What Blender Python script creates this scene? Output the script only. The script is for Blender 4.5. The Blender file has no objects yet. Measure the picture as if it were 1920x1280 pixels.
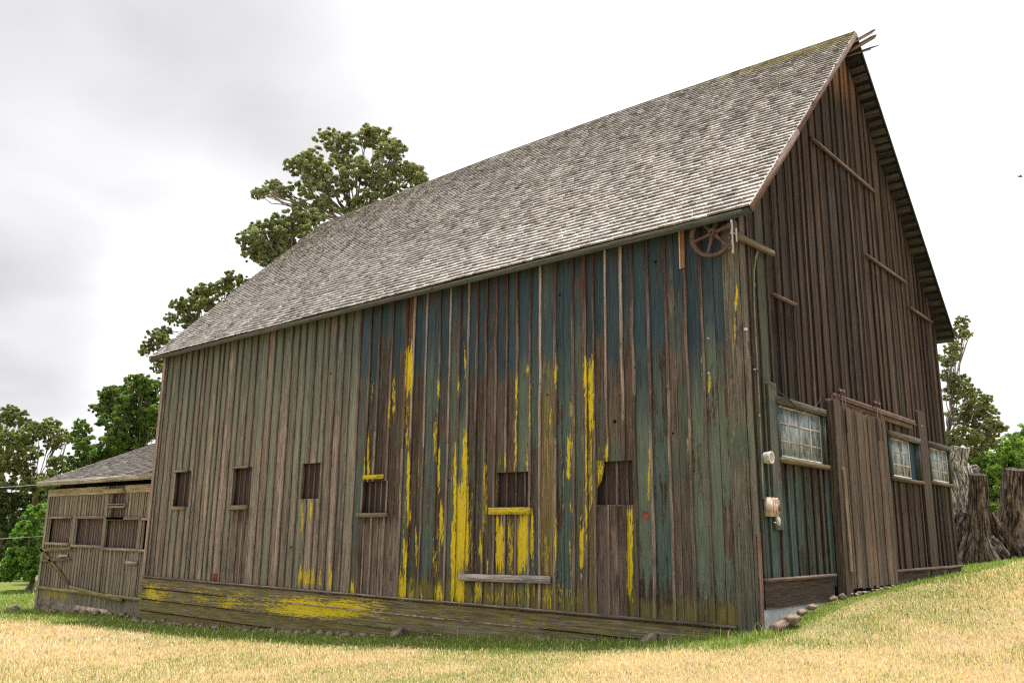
import bpy, math, random
import numpy as np
from mathutils import Vector
SC = bpy.context.scene
random.seed(7); RG = np.random.default_rng(7)

# ------------------------------------------------------------------ camera
CAM = np.array([6.7729, -14.1861, 1.6012]); YAW, PIT, ROL, FPX = -0.7159, 0.2189, 0.0110, 1607.754
FW = np.array([math.sin(YAW)*math.cos(PIT), math.cos(YAW)*math.cos(PIT), math.sin(PIT)])
RT = np.array([math.cos(YAW), -math.sin(YAW), 0.0]); UP = np.cross(RT, FW)
R2 = RT*math.cos(ROL)+UP*math.sin(ROL); U2 = -RT*math.sin(ROL)+UP*math.cos(ROL)
cd = bpy.data.cameras.new("camera"); cam = bpy.data.objects.new("camera", cd); SC.collection.objects.link(cam)
from mathutils import Matrix
cam.matrix_world = Matrix(((R2[0], U2[0], -FW[0], CAM[0]), (R2[1], U2[1], -FW[1], CAM[1]), (R2[2], U2[2], -FW[2], CAM[2]), (0, 0, 0, 1)))
cd.sensor_width = 36; cd.lens = FPX*36/1920; cd.clip_start = .1; cd.clip_end = 3000
SC.camera = cam
def ray(x, y): return FW + R2*(x-960)/FPX - U2*(y-640)/FPX
def on(x, y, ax, v):                       # where the sight line through a pixel meets the plane axis ax = v
    d = ray(x, y); return CAM + d*(v-CAM[ax])/d[ax]
def at(x, y, D): return CAM + ray(x, y)*D
def project(P):
    d = np.asarray(P)-CAM; w = np.maximum(d@FW, .01)
    return 960+FPX*(d@R2)/w, 640-FPX*(d@U2)/w

# ------------------------------------------------------------------ world and sun
SUN = np.array([0.13, 0.185, 0.97]); SUN /= np.linalg.norm(SUN)
SUN_EL = math.asin(SUN[2]); SUN_AZ = math.atan2(SUN[0], SUN[1])
W = bpy.data.worlds.new("World"); SC.world = W; W.use_nodes = True
nt = W.node_tree; nt.nodes.clear(); L = nt.links.new
def nd(t, **k):
    n = nt.nodes.new(t)
    for a, b in k.items(): setattr(n, a, b)
    return n
def vmath(op, a, b=None):
    n = nd('ShaderNodeVectorMath', operation=op)
    for i, v in enumerate((a, b)):
        if v is None: continue
        if isinstance(v, (tuple, list)): n.inputs[i].default_value = v
        else: L(v, n.inputs[i])
    return n
def m_(op, a, b=None, c=None, clamp=False):
    n = nd('ShaderNodeMath', operation=op, use_clamp=clamp)
    for i, v in enumerate((a, b, c)):
        if v is None: continue
        if isinstance(v, (int, float)): n.inputs[i].default_value = v
        else: L(v, n.inputs[i])
    return n.outputs[0]
def sstep(v, a, b, lo=0., hi=1.):
    n = nd('ShaderNodeMapRange', interpolation_type='SMOOTHSTEP'); L(v, n.inputs[0])
    for i, q in zip((1, 2, 3, 4), (a, b, lo, hi)): n.inputs[i].default_value = q
    return n.outputs[0]
out = nd('ShaderNodeOutputWorld'); bg = nd('ShaderNodeBackground'); bg.inputs[1].default_value = 0.1; L(bg.outputs[0], out.inputs[0])
sky = nd('ShaderNodeTexSky', sky_type='NISHITA', sun_disc=False); sky.sun_elevation = SUN_EL; sky.sun_rotation = SUN_AZ
tc = nd('ShaderNodeTexCoord'); dirn = tc.outputs['Generated']
sep = nd('ShaderNodeSeparateXYZ'); L(dirn, sep.inputs[0])
zz = m_('ADD', m_('MAXIMUM', sep.outputs[2], 0.0), 0.22)
cmb = nd('ShaderNodeCombineXYZ'); L(m_('DIVIDE', sep.outputs[0], zz), cmb.inputs[0]); L(m_('DIVIDE', sep.outputs[1], zz), cmb.inputs[1])
def wnoise(s, det, off, dist=0.):
    n = nd('ShaderNodeTexNoise'); a = vmath('ADD', cmb.outputs[0], off); L(a.outputs[0], n.inputs[0])
    n.inputs['Scale'].default_value = s; n.inputs['Detail'].default_value = det; n.inputs['Distortion'].default_value = dist
    n.inputs['Roughness'].default_value = .5
    return n.outputs[0]
n1 = wnoise(1.3, 3, (3.1, 7.7, 0), .3); n2 = wnoise(3.2, 4, (1, 2, 5), .2)
def blob(px, py, rad_px, gain):
    d = ray(px, py); d = d/np.linalg.norm(d)
    dt = vmath('DOT_PRODUCT', dirn, tuple(float(v) for v in d)).outputs['Value']
    c = math.cos(rad_px/FPX)
    return sstep(dt, c, 1.0, 0., gain)
v = m_('ADD', 9.3, m_('MULTIPLY', m_('SUBTRACT', n1, .5), 5.2)); v = m_('ADD', v, m_('MULTIPLY', m_('SUBTRACT', n2, .5), 2.6))
for b in ((250, 60, 560, -2.0), (20, 600, 240, -2.6), (-100, 230, 380, -.6), (560, 240, 420, -1.2), (200, 400, 330, 1.6), (1700, 250, 1500, 2.6), (1880, 720, 170, -2.6), (330, 560, 200, .6)):
    v = m_('ADD', v, blob(*b))
ccol = nd('ShaderNodeCombineColor'); L(m_('MULTIPLY', v, .985), ccol.inputs[0]); L(m_('MULTIPLY', v, .978), ccol.inputs[1]); L(v, ccol.inputs[2])
mx = nd('ShaderNodeMix', data_type='RGBA'); mx.inputs[0].default_value = .95
L(sky.outputs[0], mx.inputs[6]); L(ccol.outputs[0], mx.inputs[7]); L(mx.outputs[2], bg.inputs[0])
sd = bpy.data.lights.new("sun", 'SUN'); sd.energy = 4.6; sd.angle = math.radians(2.5); sd.color = (1, .96, .89)
so = bpy.data.objects.new("sun", sd); SC.collection.objects.link(so)
so.rotation_euler = Vector(SUN.tolist()).to_track_quat('Z', 'Y').to_euler(); so.location = (0, 0, 60)
SC.view_settings.view_transform = 'Standard'; SC.view_settings.look = 'None'; SC.view_settings.exposure = 0.3; SC.view_settings.gamma = 1
SC.render.engine = 'CYCLES'; SC.render.resolution_x = 1024; SC.render.resolution_y = 682
SC.cycles.use_denoising = False; SC.cycles.adaptive_threshold = .006; SC.cycles.pixel_filter_type = 'BLACKMAN_HARRIS'; SC.cycles.filter_width = 1.25; SC.cycles.sample_clamp_indirect = 2.0; SC.cycles.sample_clamp_direct = 4.0; SC.cycles.caustics_reflective = False; SC.cycles.max_bounces = 6; SC.cycles.diffuse_bounces = 3; SC.cycles.transparent_max_bounces = 4

# ------------------------------------------------------------------ mesh helpers
def link(o, parent=None):
    SC.collection.objects.link(o)
    if parent is not None: o.parent = parent
    return o
def tag(o, label=None, cat=None, group=None, kind=None):
    if label: o['label'] = label
    if cat: o['category'] = cat
    if group: o['group'] = group
    if kind: o['kind'] = kind
    return o
def empty(name, loc=(0, 0, 0)):
    o = bpy.data.objects.new(name, None); o.location = loc; o.empty_display_size = .3; return link(o)
def mesh_np(name, V, F, mat, attrs=None, parent=None, smooth=False, origin=None):
    """F: list of int arrays (m,k) sharing V."""
    V = np.asarray(V, float)
    if origin is not None: V = V-np.asarray(origin)
    elif parent is not None and parent.type == 'EMPTY': V = V-np.array(parent.location)
    elif parent is not None: V = V-np.array(worigin(parent))
    me = bpy.data.meshes.new(name); me.vertices.add(len(V)); me.vertices.foreach_set('co', V.astype(np.float32).ravel())
    nl = sum(f.size for f in F); npo = sum(len(f) for f in F)
    me.loops.add(nl); me.polygons.add(npo)
    me.loops.foreach_set('vertex_index', np.concatenate([f.ravel() for f in F]).astype(np.int32))
    st = []; c = 0
    for f in F: st.append(c+np.arange(len(f))*f.shape[1]); c += f.size
    me.polygons.foreach_set('loop_start', np.concatenate(st).astype(np.int32))
    me.update(calc_edges=True); me.validate()
    if smooth: me.polygons.foreach_set('use_smooth', np.ones(npo, bool))
    for k, a in (attrs or {}).items():
        a = np.asarray(a, np.float32)
        if a.ndim == 2 and a.shape[1] == 4: me.attributes.new(k, 'FLOAT_COLOR', 'POINT').data.foreach_set('color', a.ravel())
        else: me.attributes.new(k, 'FLOAT_VECTOR', 'POINT').data.foreach_set('vector', a.ravel())
    me.materials.append(mat)
    o = bpy.data.objects.new(name, me); link(o, parent)
    if origin is not None: o.location = origin
    return o
def worigin(o):
    p = np.array(o.location); 
    while o.parent is not None: o = o.parent; p = p+np.array(o.location)
    return p
class MB:
    """collects shapes with wood attributes, builds ONE mesh"""
    def __init__(s): s.V = []; s.F4 = []; s.F3 = []; s.g = []; s.t = []; s.p = []; s.m = []; s.n = 0
    def add(s, V, F4=None, F3=None, gco=None, tint=(.2, .16, .13), pc=(.1, .1, .1), mask=(0, 0, 0)):
        V = np.asarray(V, float); k = len(V)
        s.V.append(V)
        if F4 is not None and len(F4): s.F4.append(np.asarray(F4)+s.n)
        if F3 is not None and len(F3): s.F3.append(np.asarray(F3)+s.n)
        s.g.append(V if gco is None else np.asarray(gco, float))
        def c4(c):
            c = np.asarray(c, float)
            if c.ndim == 1: c = np.tile(c, (k, 1))
            return np.hstack([c, np.ones((k, 1))])
        s.t.append(c4(tint)); s.p.append(c4(pc)); s.m.append(c4(mask)); s.n += k
    def build(s, name, mat, parent=None, smooth=False, origin=None):
        F = []
        if s.F4: F.append(np.concatenate(s.F4))
        if s.F3: F.append(np.concatenate(s.F3))
        return mesh_np(name, np.concatenate(s.V), F, mat, dict(gco=np.concatenate(s.g), tint=np.concatenate(s.t), pc=np.concatenate(s.p), mask=np.concatenate(s.m)), parent, smooth, origin)
    def box(s, c, ux, uy, uz, tint, seed=None, grain=0, **k):
        """c centre, ux/uy/uz half vectors; grain = index of the long axis"""
        c = np.asarray(c, float); A = [np.asarray(a, float) for a in (ux, uy, uz)]
        sg = np.array([[x, y, z] for z in (-1, 1) for y in (-1, 1) for x in (-1, 1)], float)
        V = c+sg@np.array(A); ln = [np.linalg.norm(a) for a in A]
        sd = RG.uniform(0, 60, 3) if seed is None else seed
        l3 = sg*np.array(ln); o = [i for i in range(3) if i != grain]
        g = np.stack([l3[:, o[0]], l3[:, o[1]], l3[:, grain]], 1)+sd
        F = [[0, 2, 3, 1], [4, 5, 7, 6], [0, 1, 5, 4], [2, 6, 7, 3], [0, 4, 6, 2], [1, 3, 7, 5]]
        if np.dot(np.cross(A[0], A[1]), A[2]) < 0: F = [f[::-1] for f in F]
        s.add(V, F, None, g, tint, **k)
    def bar(s, a, b, w, h, up=(0, 0, 1), tint=(.2, .16, .13), **k):
        a = np.asarray(a, float); b = np.asarray(b, float); d = b-a; ln = np.linalg.norm(d); d = d/ln
        x = np.cross(d, np.asarray(up, float)); x /= np.linalg.norm(x); u = np.cross(x, d)
        s.box((a+b)/2, d*ln/2, x*w/2, u*h/2, tint, grain=0, **k)
    def tube(s, pts, r, n=10, tint=(.2, .16, .13), caps=True, squash=None, **k):
        pts = np.asarray(pts, float); m = len(pts); r = np.broadcast_to(np.asarray(r, float), (m,))
        t = np.gradient(pts, axis=0); t /= np.linalg.norm(t, axis=1)[:, None]+1e-9
        ref = np.array([0., 0, 1]) if abs(t[:, 2]).mean() < .8 else np.array([1., 0, 0])
        V = []; G = []; acc = 0; sd = RG.uniform(0, 60, 3)
        a = np.arange(n)/n*2*np.pi
        for i in range(m):
            x = np.cross(t[i], ref); x /= np.linalg.norm(x)+1e-9; y = np.cross(t[i], x)
            if i: acc += np.linalg.norm(pts[i]-pts[i-1])
            V.append(pts[i]+r[i]*(np.cos(a)[:, None]*x+np.sin(a)[:, None]*y))
            G.append(np.stack([np.cos(a)*r[i], np.sin(a)*r[i], np.full(n, acc)], 1)+sd)
        V = np.concatenate(V); G = np.concatenate(G); F = []
        for i in range(m-1):
            j = np.arange(n); F.append(np.stack([i*n+j, i*n+(j+1) % n, (i+1)*n+(j+1) % n, (i+1)*n+j], 1))
        F = np.concatenate(F)[:, ::-1]; F3 = []
        if caps:
            V = np.vstack([V, pts[0], pts[-1]]); G = np.vstack([G, G[0], G[-1]]); c0 = m*n; j = np.arange(n)
            F3 = np.concatenate([np.stack([np.full(n, c0), j, (j+1) % n], 1), np.stack([np.full(n, c0+1), (m-1)*n+(j+1) % n, (m-1)*n+j], 1)])[:, ::-1]
        s.add(V, F, F3, G, tint, **k)
def lathe(mb, c, prof, n, axis=0, **k):
    a = np.arange(n)/n*2*np.pi; V = []
    for (h, r) in prof:
        P = np.zeros((n, 3)); P[:, axis] = h; P[:, (axis+1) % 3] = r*np.cos(a); P[:, (axis+2) % 3] = r*np.sin(a); V.append(P+np.asarray(c))
    V = np.concatenate(V); j = np.arange(n); F = [np.stack([i*n+j, i*n+(j+1) % n, (i+1)*n+(j+1) % n, (i+1)*n+j], 1) for i in range(len(prof)-1)]
    mb.add(V, np.concatenate(F), **k)
def cut(u0, u1, v0, v1, holes):
    """rectangle minus holes -> list of rectangles"""
    us = sorted({u0, u1, *[h for H in holes for h in (H[0], H[1]) if u0+.004 < h < u1-.004]})
    res = []
    for a, b in zip(us[:-1], us[1:]):
        mid = (a+b)/2; iv = [(v0, v1)]
        for H in holes:
            if H[0] <= mid <= H[1]:
                nv = []
                for p, q in iv:
                    if H[3] <= p or H[2] >= q: nv.append((p, q)); continue
                    if H[2] > p: nv.append((p, H[2]))
                    if H[3] < q: nv.append((H[3], q))
                iv = nv
        res += [(a, b, p, q) for p, q in iv if q-p > .02]
    return res
def board(mb, fr, u0, u1, v0, v1, d, th, tint, seed, fn=None, cell=(.1, .25), grain='v', top=None, pc=(.1, .1, .1), wob=None, holes=(), tilt=0.):
    """a plank lying in plane fr=(O,U,V,N), front at depth d, thickness th; fn(P, tint)->(tint, pc, mask)"""
    O, U, Vv, N = fr; uc = (u0+u1)/2
    for (a, b, p, q) in cut(u0, u1, v0, v1, holes):
        if top is not None:
            q_full = q >= v1-1e-6
            if min(float(top(a)), float(top(b))) <= p+.02: 
                if max(float(top(a)), float(top(b))) <= p+.02: continue
        nu = max(1, int(math.ceil((b-a)/cell[0]))); nv = max(1, int(math.ceil((q-p)/cell[1])))
        uu = np.linspace(a, b, nu+1); tt = np.linspace(0, 1, nv+1)
        Ug, T = np.meshgrid(uu, tt)
        if top is not None:
            qa = np.maximum(np.minimum(q, top(uu)), p+.005); Vg = p+(qa[None, :]-p)*T
        else: Vg = p+(q-p)*T
        off = wob(Vg if grain == 'v' else Ug) if wob is not None else 0.
        if grain == 'v': Uw = Ug+off; Vw = Vg
        else: Uw = Ug; Vw = Vg+off
        D = d+tilt*(Ug-uc if grain == 'v' else Vg-v1)
        front = O+Uw[..., None]*U+Vw[..., None]*Vv+D[..., None]*N
        n1_, n2_ = nv+1, nu+1
        idx = np.arange(n1_*n2_).reshape(n1_, n2_)
        F = [np.stack([idx[:-1, :-1], idx[:-1, 1:], idx[1:, 1:], idx[1:, :-1]], -1).reshape(-1, 4)]
        ring = np.concatenate([idx[0, :], idx[1:, -1], idx[-1, -2::-1], idx[-2:0:-1, 0]])
        P = front.reshape(-1, 3); base = len(P)
        R1 = P[ring]; Rb = R1-N*th; m = len(ring)
        G = np.stack([(Uw-uc).ravel(), np.full(base, d), Vw.ravel()], 1) if grain == 'v' else np.stack([(Vw-(v0+v1)/2).ravel(), np.full(base, d), Uw.ravel()], 1)
        Gr = G[ring]; Gb = Gr-np.array([0, th, 0])
        Pall = np.vstack([P, R1, Rb]); Gall = np.vstack([G, Gr, Gb])+seed
        j = np.arange(m); F.append(np.stack([base+(j+1) % m, base+j, base+m+j, base+m+(j+1) % m], 1))
        F = np.concatenate(F)
        if np.dot(np.cross(U, Vv), N) < 0: F = F[:, ::-1]
        if fn is not None: tn, pcc, mk = fn(Pall, np.asarray(tint, float))
        else: tn, pcc, mk = tint, pc, (0, 0, 0)
        mb.add(Pall, F, None, Gall, tn, pc=pcc, mask=mk)
def vnoise(x, seed=0):
    x = np.asarray(x, float); i = np.floor(x); f = x-i; f = f*f*(3-2*f)
    h = lambda k: np.modf(np.abs(np.sin(k*127.1+seed*311.7)*43758.5453))[0]
    return h(i)*(1-f)+h(i+1)*f
def vnoise2(x, y, seed=0):
    x = np.asarray(x, float); y = np.asarray(y, float); i = np.floor(x); j = np.floor(y); f = x-i; g = y-j; f = f*f*(3-2*f); g = g*g*(3-2*g)
    h = lambda a, b: np.modf(np.abs(np.sin(a*127.1+b*269.5+seed*311.7)*43758.5453))[0]
    return (h(i, j)*(1-f)+h(i+1, j)*f)*(1-g)+(h(i, j+1)*(1-f)+h(i+1, j+1)*f)*g
def fbm2(x, y, seed=0, o=4):
    s = 0; a = .5; 
    for k in range(o): s = s+a*vnoise2(x*2**k, y*2**k, seed+k); a *= .5
    return s/(1-.5**o)
def wobbler(amp, k=1.2):
    sdd = random.uniform(0, 500)
    return lambda v: (vnoise(v*k+sdd, 1)-.5)*2*amp+(vnoise(v*k*4+sdd, 2)-.5)*amp*.5
def ss(x, a, b): t = np.clip((np.asarray(x, float)-a)/(b-a), 0, 1); return t*t*(3-2*t)

# ------------------------------------------------------------------ materials
def newmat(name):
    global nt, L
    m = bpy.data.materials.new(name); m.use_nodes = True; nt = m.node_tree; nt.nodes.clear(); L = nt.links.new
    o = nd('ShaderNodeOutputMaterial'); b = nd('ShaderNodeBsdfPrincipled'); L(b.outputs[0], o.inputs[0])
    return m, b, o
def attr(n): a = nd('ShaderNodeAttribute', attribute_name=n); return a
def noise(vec, scale, det=3, sc3=None, rough=.55):
    if sc3: vec = vmath('MULTIPLY', vec, sc3).outputs[0]
    n = nd('ShaderNodeTexNoise'); L(vec, n.inputs[0]); n.inputs['Scale'].default_value = scale; n.inputs['Detail'].default_value = det; n.inputs['Roughness'].default_value = rough
    return n.outputs[0]
def mixc(f, a, b, bt='MIX'):
    n = nd('ShaderNodeMix', data_type='RGBA', blend_type=bt)
    for i, v in ((0, f), (6, a), (7, b)):
        if isinstance(v, (int, float)): n.inputs[i].default_value = v
        elif isinstance(v, tuple): n.inputs[i].default_value = (*v, 1)
        else: L(v, n.inputs[i])
    return n.outputs[2]
def grey(v): c = nd('ShaderNodeCombineColor'); [L(v, c.inputs[i]) for i in range(3)]; return c.outputs[0]
def bump(b, h, st=.5, dist=.01):
    n = nd('ShaderNodeBump'); n.inputs['Strength'].default_value = st; n.inputs['Distance'].default_value = dist; L(h, n.inputs['Height']); L(n.outputs[0], b.inputs['Normal'])
def wood_mat():
    m, b, _ = newmat('weathered_wood')
    g = attr('gco').outputs['Vector']; tint = attr('tint').outputs['Color']; pc = attr('pc').outputs['Color']
    sp = nd('ShaderNodeSeparateColor'); L(attr('mask').outputs['Color'], sp.inputs[0])
    A = noise(g, 1, 3, (48, 48, 1.5), .7); B = noise(g, 1, 3, (16, 16, .5)); C = noise(g, 1, 4, (5, 5, 2.2)); D = noise(g, 1, 4, (34, 34, 6.5), .7)
    E = noise(g, 1, 3, (90, 90, 34), .7)
    val = m_('MULTIPLY', m_('MULTIPLY_ADD', sstep(A, .33, .67), 1.0, .48), m_('MULTIPLY_ADD', sstep(B, .33, .67), .55, .74))
    val = m_('MULTIPLY', val, m_('MULTIPLY_ADD', E, 1.6, .2))
    # slanting circular-saw marks on some planks
    wv = nd('ShaderNodeTexWave', wave_type='BANDS', bands_direction='X'); rot = nd('ShaderNodeMapping'); rot.inputs['Rotation'].default_value = (0, math.radians(52), 0); L(g, rot.inputs[0]); L(rot.outputs[0], wv.inputs[0])
    wv.inputs['Scale'].default_value = 8; wv.inputs['Distortion'].default_value = 5.0; wv.inputs['Detail'].default_value = 2; wv.inputs['Detail Scale'].default_value = 1.6
    saw = m_('MULTIPLY', m_('SUBTRACT', wv.outputs[0] if wv.outputs[0].type == 'VALUE' else wv.outputs[1], .5), sstep(C, .49, .64))
    val = m_('MULTIPLY', val, m_('MULTIPLY_ADD', saw, .6, 1.0))
    wood = mixc(1.0, tint, grey(val), 'MULTIPLY')
    wood = mixc(sstep(D, .55, .7, 0, .75), wood, mixc(1.0, tint, (2.1, 1.95, 1.85), 'MULTIPLY'))
    # paint
    pv = m_('ADD', sp.outputs[0], m_('MULTIPLY', m_('SUBTRACT', B, .5), 1.5)); pv = m_('ADD', pv, m_('MULTIPLY', m_('SUBTRACT', D, .5), 1.3)); pv = m_('ADD', pv, m_('MULTIPLY', m_('SUBTRACT', C, .5), 1.0)); pv = m_('ADD', pv, m_('MULTIPLY', m_('SUBTRACT', E, .5), .7))
    pm = sstep(pv, .32, .66, 0, .88)
    pcol = mixc(1.0, pc, grey(m_('MULTIPLY', m_('MULTIPLY_ADD', sstep(A, .3, .7), .6, .7), m_('MULTIPLY_ADD', E, 1.0, .5))), 'MULTIPLY'); pcol = mixc(1.0, pcol, grey(m_('MULTIPLY_ADD', saw, .4, 1.0)), 'MULTIPLY')
    col = mixc(pm, wood, pcol)
    # moss
    mv = m_('ADD', sp.outputs[2], m_('MULTIPLY', m_('SUBTRACT', C, .5), 1.2)); mv = m_('ADD', mv, m_('MULTIPLY', m_('SUBTRACT', D, .5), .7))
    col = mixc(sstep(mv, .35, .75, 0, .8), col, mixc(sstep(A, .35, .65), (.10, .09, .028), (.22, .185, .045)))
    # yellow lichen / paint
    yv = m_('ADD', sp.outputs[1], m_('MULTIPLY', m_('SUBTRACT', D, .5), 2.0)); yv = m_('ADD', yv, m_('MULTIPLY', m_('SUBTRACT', A, .5), 1.5)); yv = m_('ADD', yv, m_('MULTIPLY', m_('SUBTRACT', E, .5), .5))
    ym = m_('MULTIPLY', sstep(yv, .40, .76, 0, .92), sstep(sp.outputs[1], .02, .2))
    col = mixc(ym, col, mixc(sstep(yv, .5, 1.0), (.33, .27, .04), (.68, .52, .015)))
    # knots
    vr = nd('ShaderNodeTexVoronoi', distance='EUCLIDEAN'); sc = vmath('MULTIPLY', g, (7, 2, 2.2)); L(sc.outputs[0], vr.inputs[0]); vr.inputs['Scale'].default_value = 1
    col = mixc(sstep(vr.outputs['Distance'], .05, .11, .8, 0), col, (.02, .018, .016))
    L(col, b.inputs['Base Color']); b.inputs['Roughness'].default_value = .88; b.inputs['Specular IOR Level'].default_value = .2
    bump(b, m_('ADD', m_('MULTIPLY', A, .8), m_('ADD', m_('MULTIPLY', D, .9), m_('MULTIPLY', saw, .4))), .9, .016)
    return m
def shingle_mat():
    m, b, _ = newmat('weathered_shingle')
    g = attr('gco').outputs['Vector']; tint = attr('tint').outputs['Color']
    A = noise(g, 1, 4, (90, 90, 6), .6); B = noise(g, 1, 4, (2.6, 1, .8), .65); C = noise(g, 1, 3, (8, 8, 2.2)); D = noise(g, 1, 3, (14, 8, 9), .7)
    col = mixc(1.0, tint, grey(m_('MULTIPLY', m_('MULTIPLY_ADD', sstep(A, .3, .7), .45, .75), m_('MULTIPLY_ADD', sstep(B, .34, .66), .3, .82))), 'MULTIPLY')
    col = mixc(sstep(m_('ADD', m_('MULTIPLY', B, .5), m_('MULTIPLY', D, .5)), .53, .62, 0, .5), col, (.58, .56, .53))
    col = mixc(sstep(m_('ADD', m_('MULTIPLY', C, .6), m_('MULTIPLY', A, .4)), .6, .78, 0, .4), col, (.2, .17, .15))
    sp = nd('ShaderNodeSeparateColor'); L(attr('mask').outputs['Color'], sp.inputs[0])
    col = mixc(sstep(m_('ADD', sp.outputs[1], m_('SUBTRACT', C, .5)), .35, .8, 0, .7), col, (.26, .23, .07))
    L(col, b.inputs['Base Color']); b.inputs['Roughness'].default_value = .85; b.inputs['Specular IOR Level'].default_value = .2
    bump(b, A, .3, .004)
    return m
def leaf_mat(name, tr=.25, rough=.5):
    m, b, o = newmat(name); tint = attr('tint').outputs['Color']
    L(tint, b.inputs['Base Color']); b.inputs['Roughness'].default_value = rough; b.inputs['Specular IOR Level'].default_value = .35
    t = nd('ShaderNodeBsdfTranslucent'); L(mixc(1.0, tint, (1.3, 1.4, .7), 'MULTIPLY'), t.inputs[0]); x = nd('ShaderNodeMixShader'); x.inputs[0].default_value = tr
    L(b.outputs[0], x.inputs[1]); L(t.outputs[0], x.inputs[2]); L(x.outputs[0], o.inputs[0]); return m
def simple_mat(name, c1, c2, scale=20, rough=.8, metal=0, spec=.3, bmp=.3, sc3=(1, 1, 1), bd=.01):
    m, b, _ = newmat(name); tcn = nd('ShaderNodeTexCoord'); o = tcn.outputs['Object']
    A = noise(o, scale, 5, sc3, .65); B = noise(o, scale*.23, 3, sc3)
    f = sstep(m_('ADD', m_('MULTIPLY', A, .6), m_('MULTIPLY', B, .4)), .38, .62)
    L(mixc(f, c1, c2), b.inputs['Base Color']); b.inputs['Roughness'].default_value = rough; b.inputs['Metallic'].default_value = metal; b.inputs['Specular IOR Level'].default_value = spec
    bump(b, m_('ADD', A, B), bmp, bd); return m
M_WOOD = wood_mat(); M_SHING = shingle_mat(); M_LEAF = leaf_mat('leaf_foliage', .42); M_GRASS = leaf_mat('grass_blade', .3, .6)
M_RUST = simple_mat('rusted_iron', (.07, .042, .034), (.15, .095, .075), 30, .8, .2)
M_DARK = simple_mat('light_block_dark', (.02, .015, .012), (.045, .035, .028), 8)  # near-black, for the unseen sheets added to block light behind boards
M_STUMP = None
M_ROCK = simple_mat('fieldstone', (.09, .065, .05), (.32, .25, .195), 9, .9, bmp=.9, bd=.04)
M_CONC = simple_mat('pale_concrete', (.42, .44, .46), (.62, .63, .64), 6, .9)
M_PORC = simple_mat('glazed_porcelain', (.40, .385, .35), (.62, .60, .56), 25, .25, spec=.6, bmp=.05)
M_BOXP = simple_mat('chipped_cream_enamel', (.26, .12, .05), (.66, .60, .48), 9, .5, bmp=.2)
M_WIRE = simple_mat('dark_cable', (.02, .02, .02), (.05, .045, .04), 20, .6)
M_GALV = simple_mat('galvanised_wire', (.35, .36, .36), (.5, .5, .5), 20, .5)
M_PIPE = simple_mat('painted_conduit', (.10, .12, .075), (.19, .21, .13), 12, .6)
M_BARK = simple_mat('eucalyptus_bark', (.10, .08, .065), (.34, .29, .24), 2.2, .9, sc3=(1, 1, .3))
def glass_mat():
    m, b, _ = newmat('dusty_glass'); o = nd('ShaderNodeTexCoord').outputs['Object']
    A = noise(o, 1, 4, (3, 5, 2.2), .6); B = noise(o, 1, 3, (14, 14, 8), .6); f = m_('ADD', m_('MULTIPLY', A, .65), m_('MULTIPLY', B, .35))
    L(mixc(sstep(f, .38, .62), (.08, .125, .14), (.33, .40, .41)), b.inputs['Base Color']); L(sstep(f, .3, .7, .15, .5), b.inputs['Roughness']); b.inputs['Specular IOR Level'].default_value = .5
    return m
M_GLASS = glass_mat()
def stump_mat():
    m, b, _ = newmat('rotted_bark'); g = attr('gco').outputs['Vector']; tint = attr('tint').outputs['Color']; sp = nd('ShaderNodeSeparateColor'); L(attr('mask').outputs['Color'], sp.inputs[0])
    o = nd('ShaderNodeTexCoord').outputs['Object']; A = noise(o, 1, 5, (14, 14, 3.5), .7); B = noise(o, 1, 5, (5, 5, 2), .65); C = noise(o, 1, 4, (34, 34, 22), .7)
    K = noise(g, 1, 3, (16, 16, 1.3), .6)
    v = m_('MULTIPLY', m_('MULTIPLY_ADD', sstep(A, .35, .65), 1.2, .4), m_('MULTIPLY_ADD', sstep(B, .35, .65), .9, .5)); v = m_('MULTIPLY', v, m_('MULTIPLY_ADD', C, 1.6, .2)); v = m_('MULTIPLY', v, sstep(K, .40, .47, .25, 1.0))
    col = mixc(1.0, tint, grey(v), 'MULTIPLY'); col = mixc(sstep(m_('ADD', sp.outputs[2], m_('SUBTRACT', B, .5)), .3, .7, 0, .7), col, (.07, .065, .02)); L(col, b.inputs['Base Color']); b.inputs['Roughness'].default_value = .95; b.inputs['Specular IOR Level'].default_value = .15
    bump(b, m_('ADD', m_('MULTIPLY', sstep(K, .38, .5), 1.2), m_('ADD', A, C)), 1.0, .06); return m
M_STUMP = stump_mat()
def ground_mat():
    m, b, _ = newmat('dry_meadow'); t = attr('tint').outputs['Color']; o = nd('ShaderNodeTexCoord').outputs['Object']
    A = noise(o, 22, 4, None, .7); B = noise(o, 2.2, 4, None, .6); C = noise(o, 90, 2)
    v = m_('MULTIPLY', m_('MULTIPLY_ADD', A, 1.1, .45), m_('MULTIPLY_ADD', C, .8, .6)); v = m_('MULTIPLY', v, m_('MULTIPLY_ADD', B, .3, .85))
    L(mixc(1.0, t, grey(v), 'MULTIPLY'), b.inputs['Base Color']); b.inputs['Roughness'].default_value = .95; b.inputs['Specular IOR Level'].default_value = .1
    bump(b, m_('ADD', A, C), 1.0, .03); return m
M_GROUND = ground_mat()
M_HILL = simple_mat('wooded_hill', (.02, .03, .018), (.06, .075, .045), .12, .95, bmp=1, bd=1)

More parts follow.
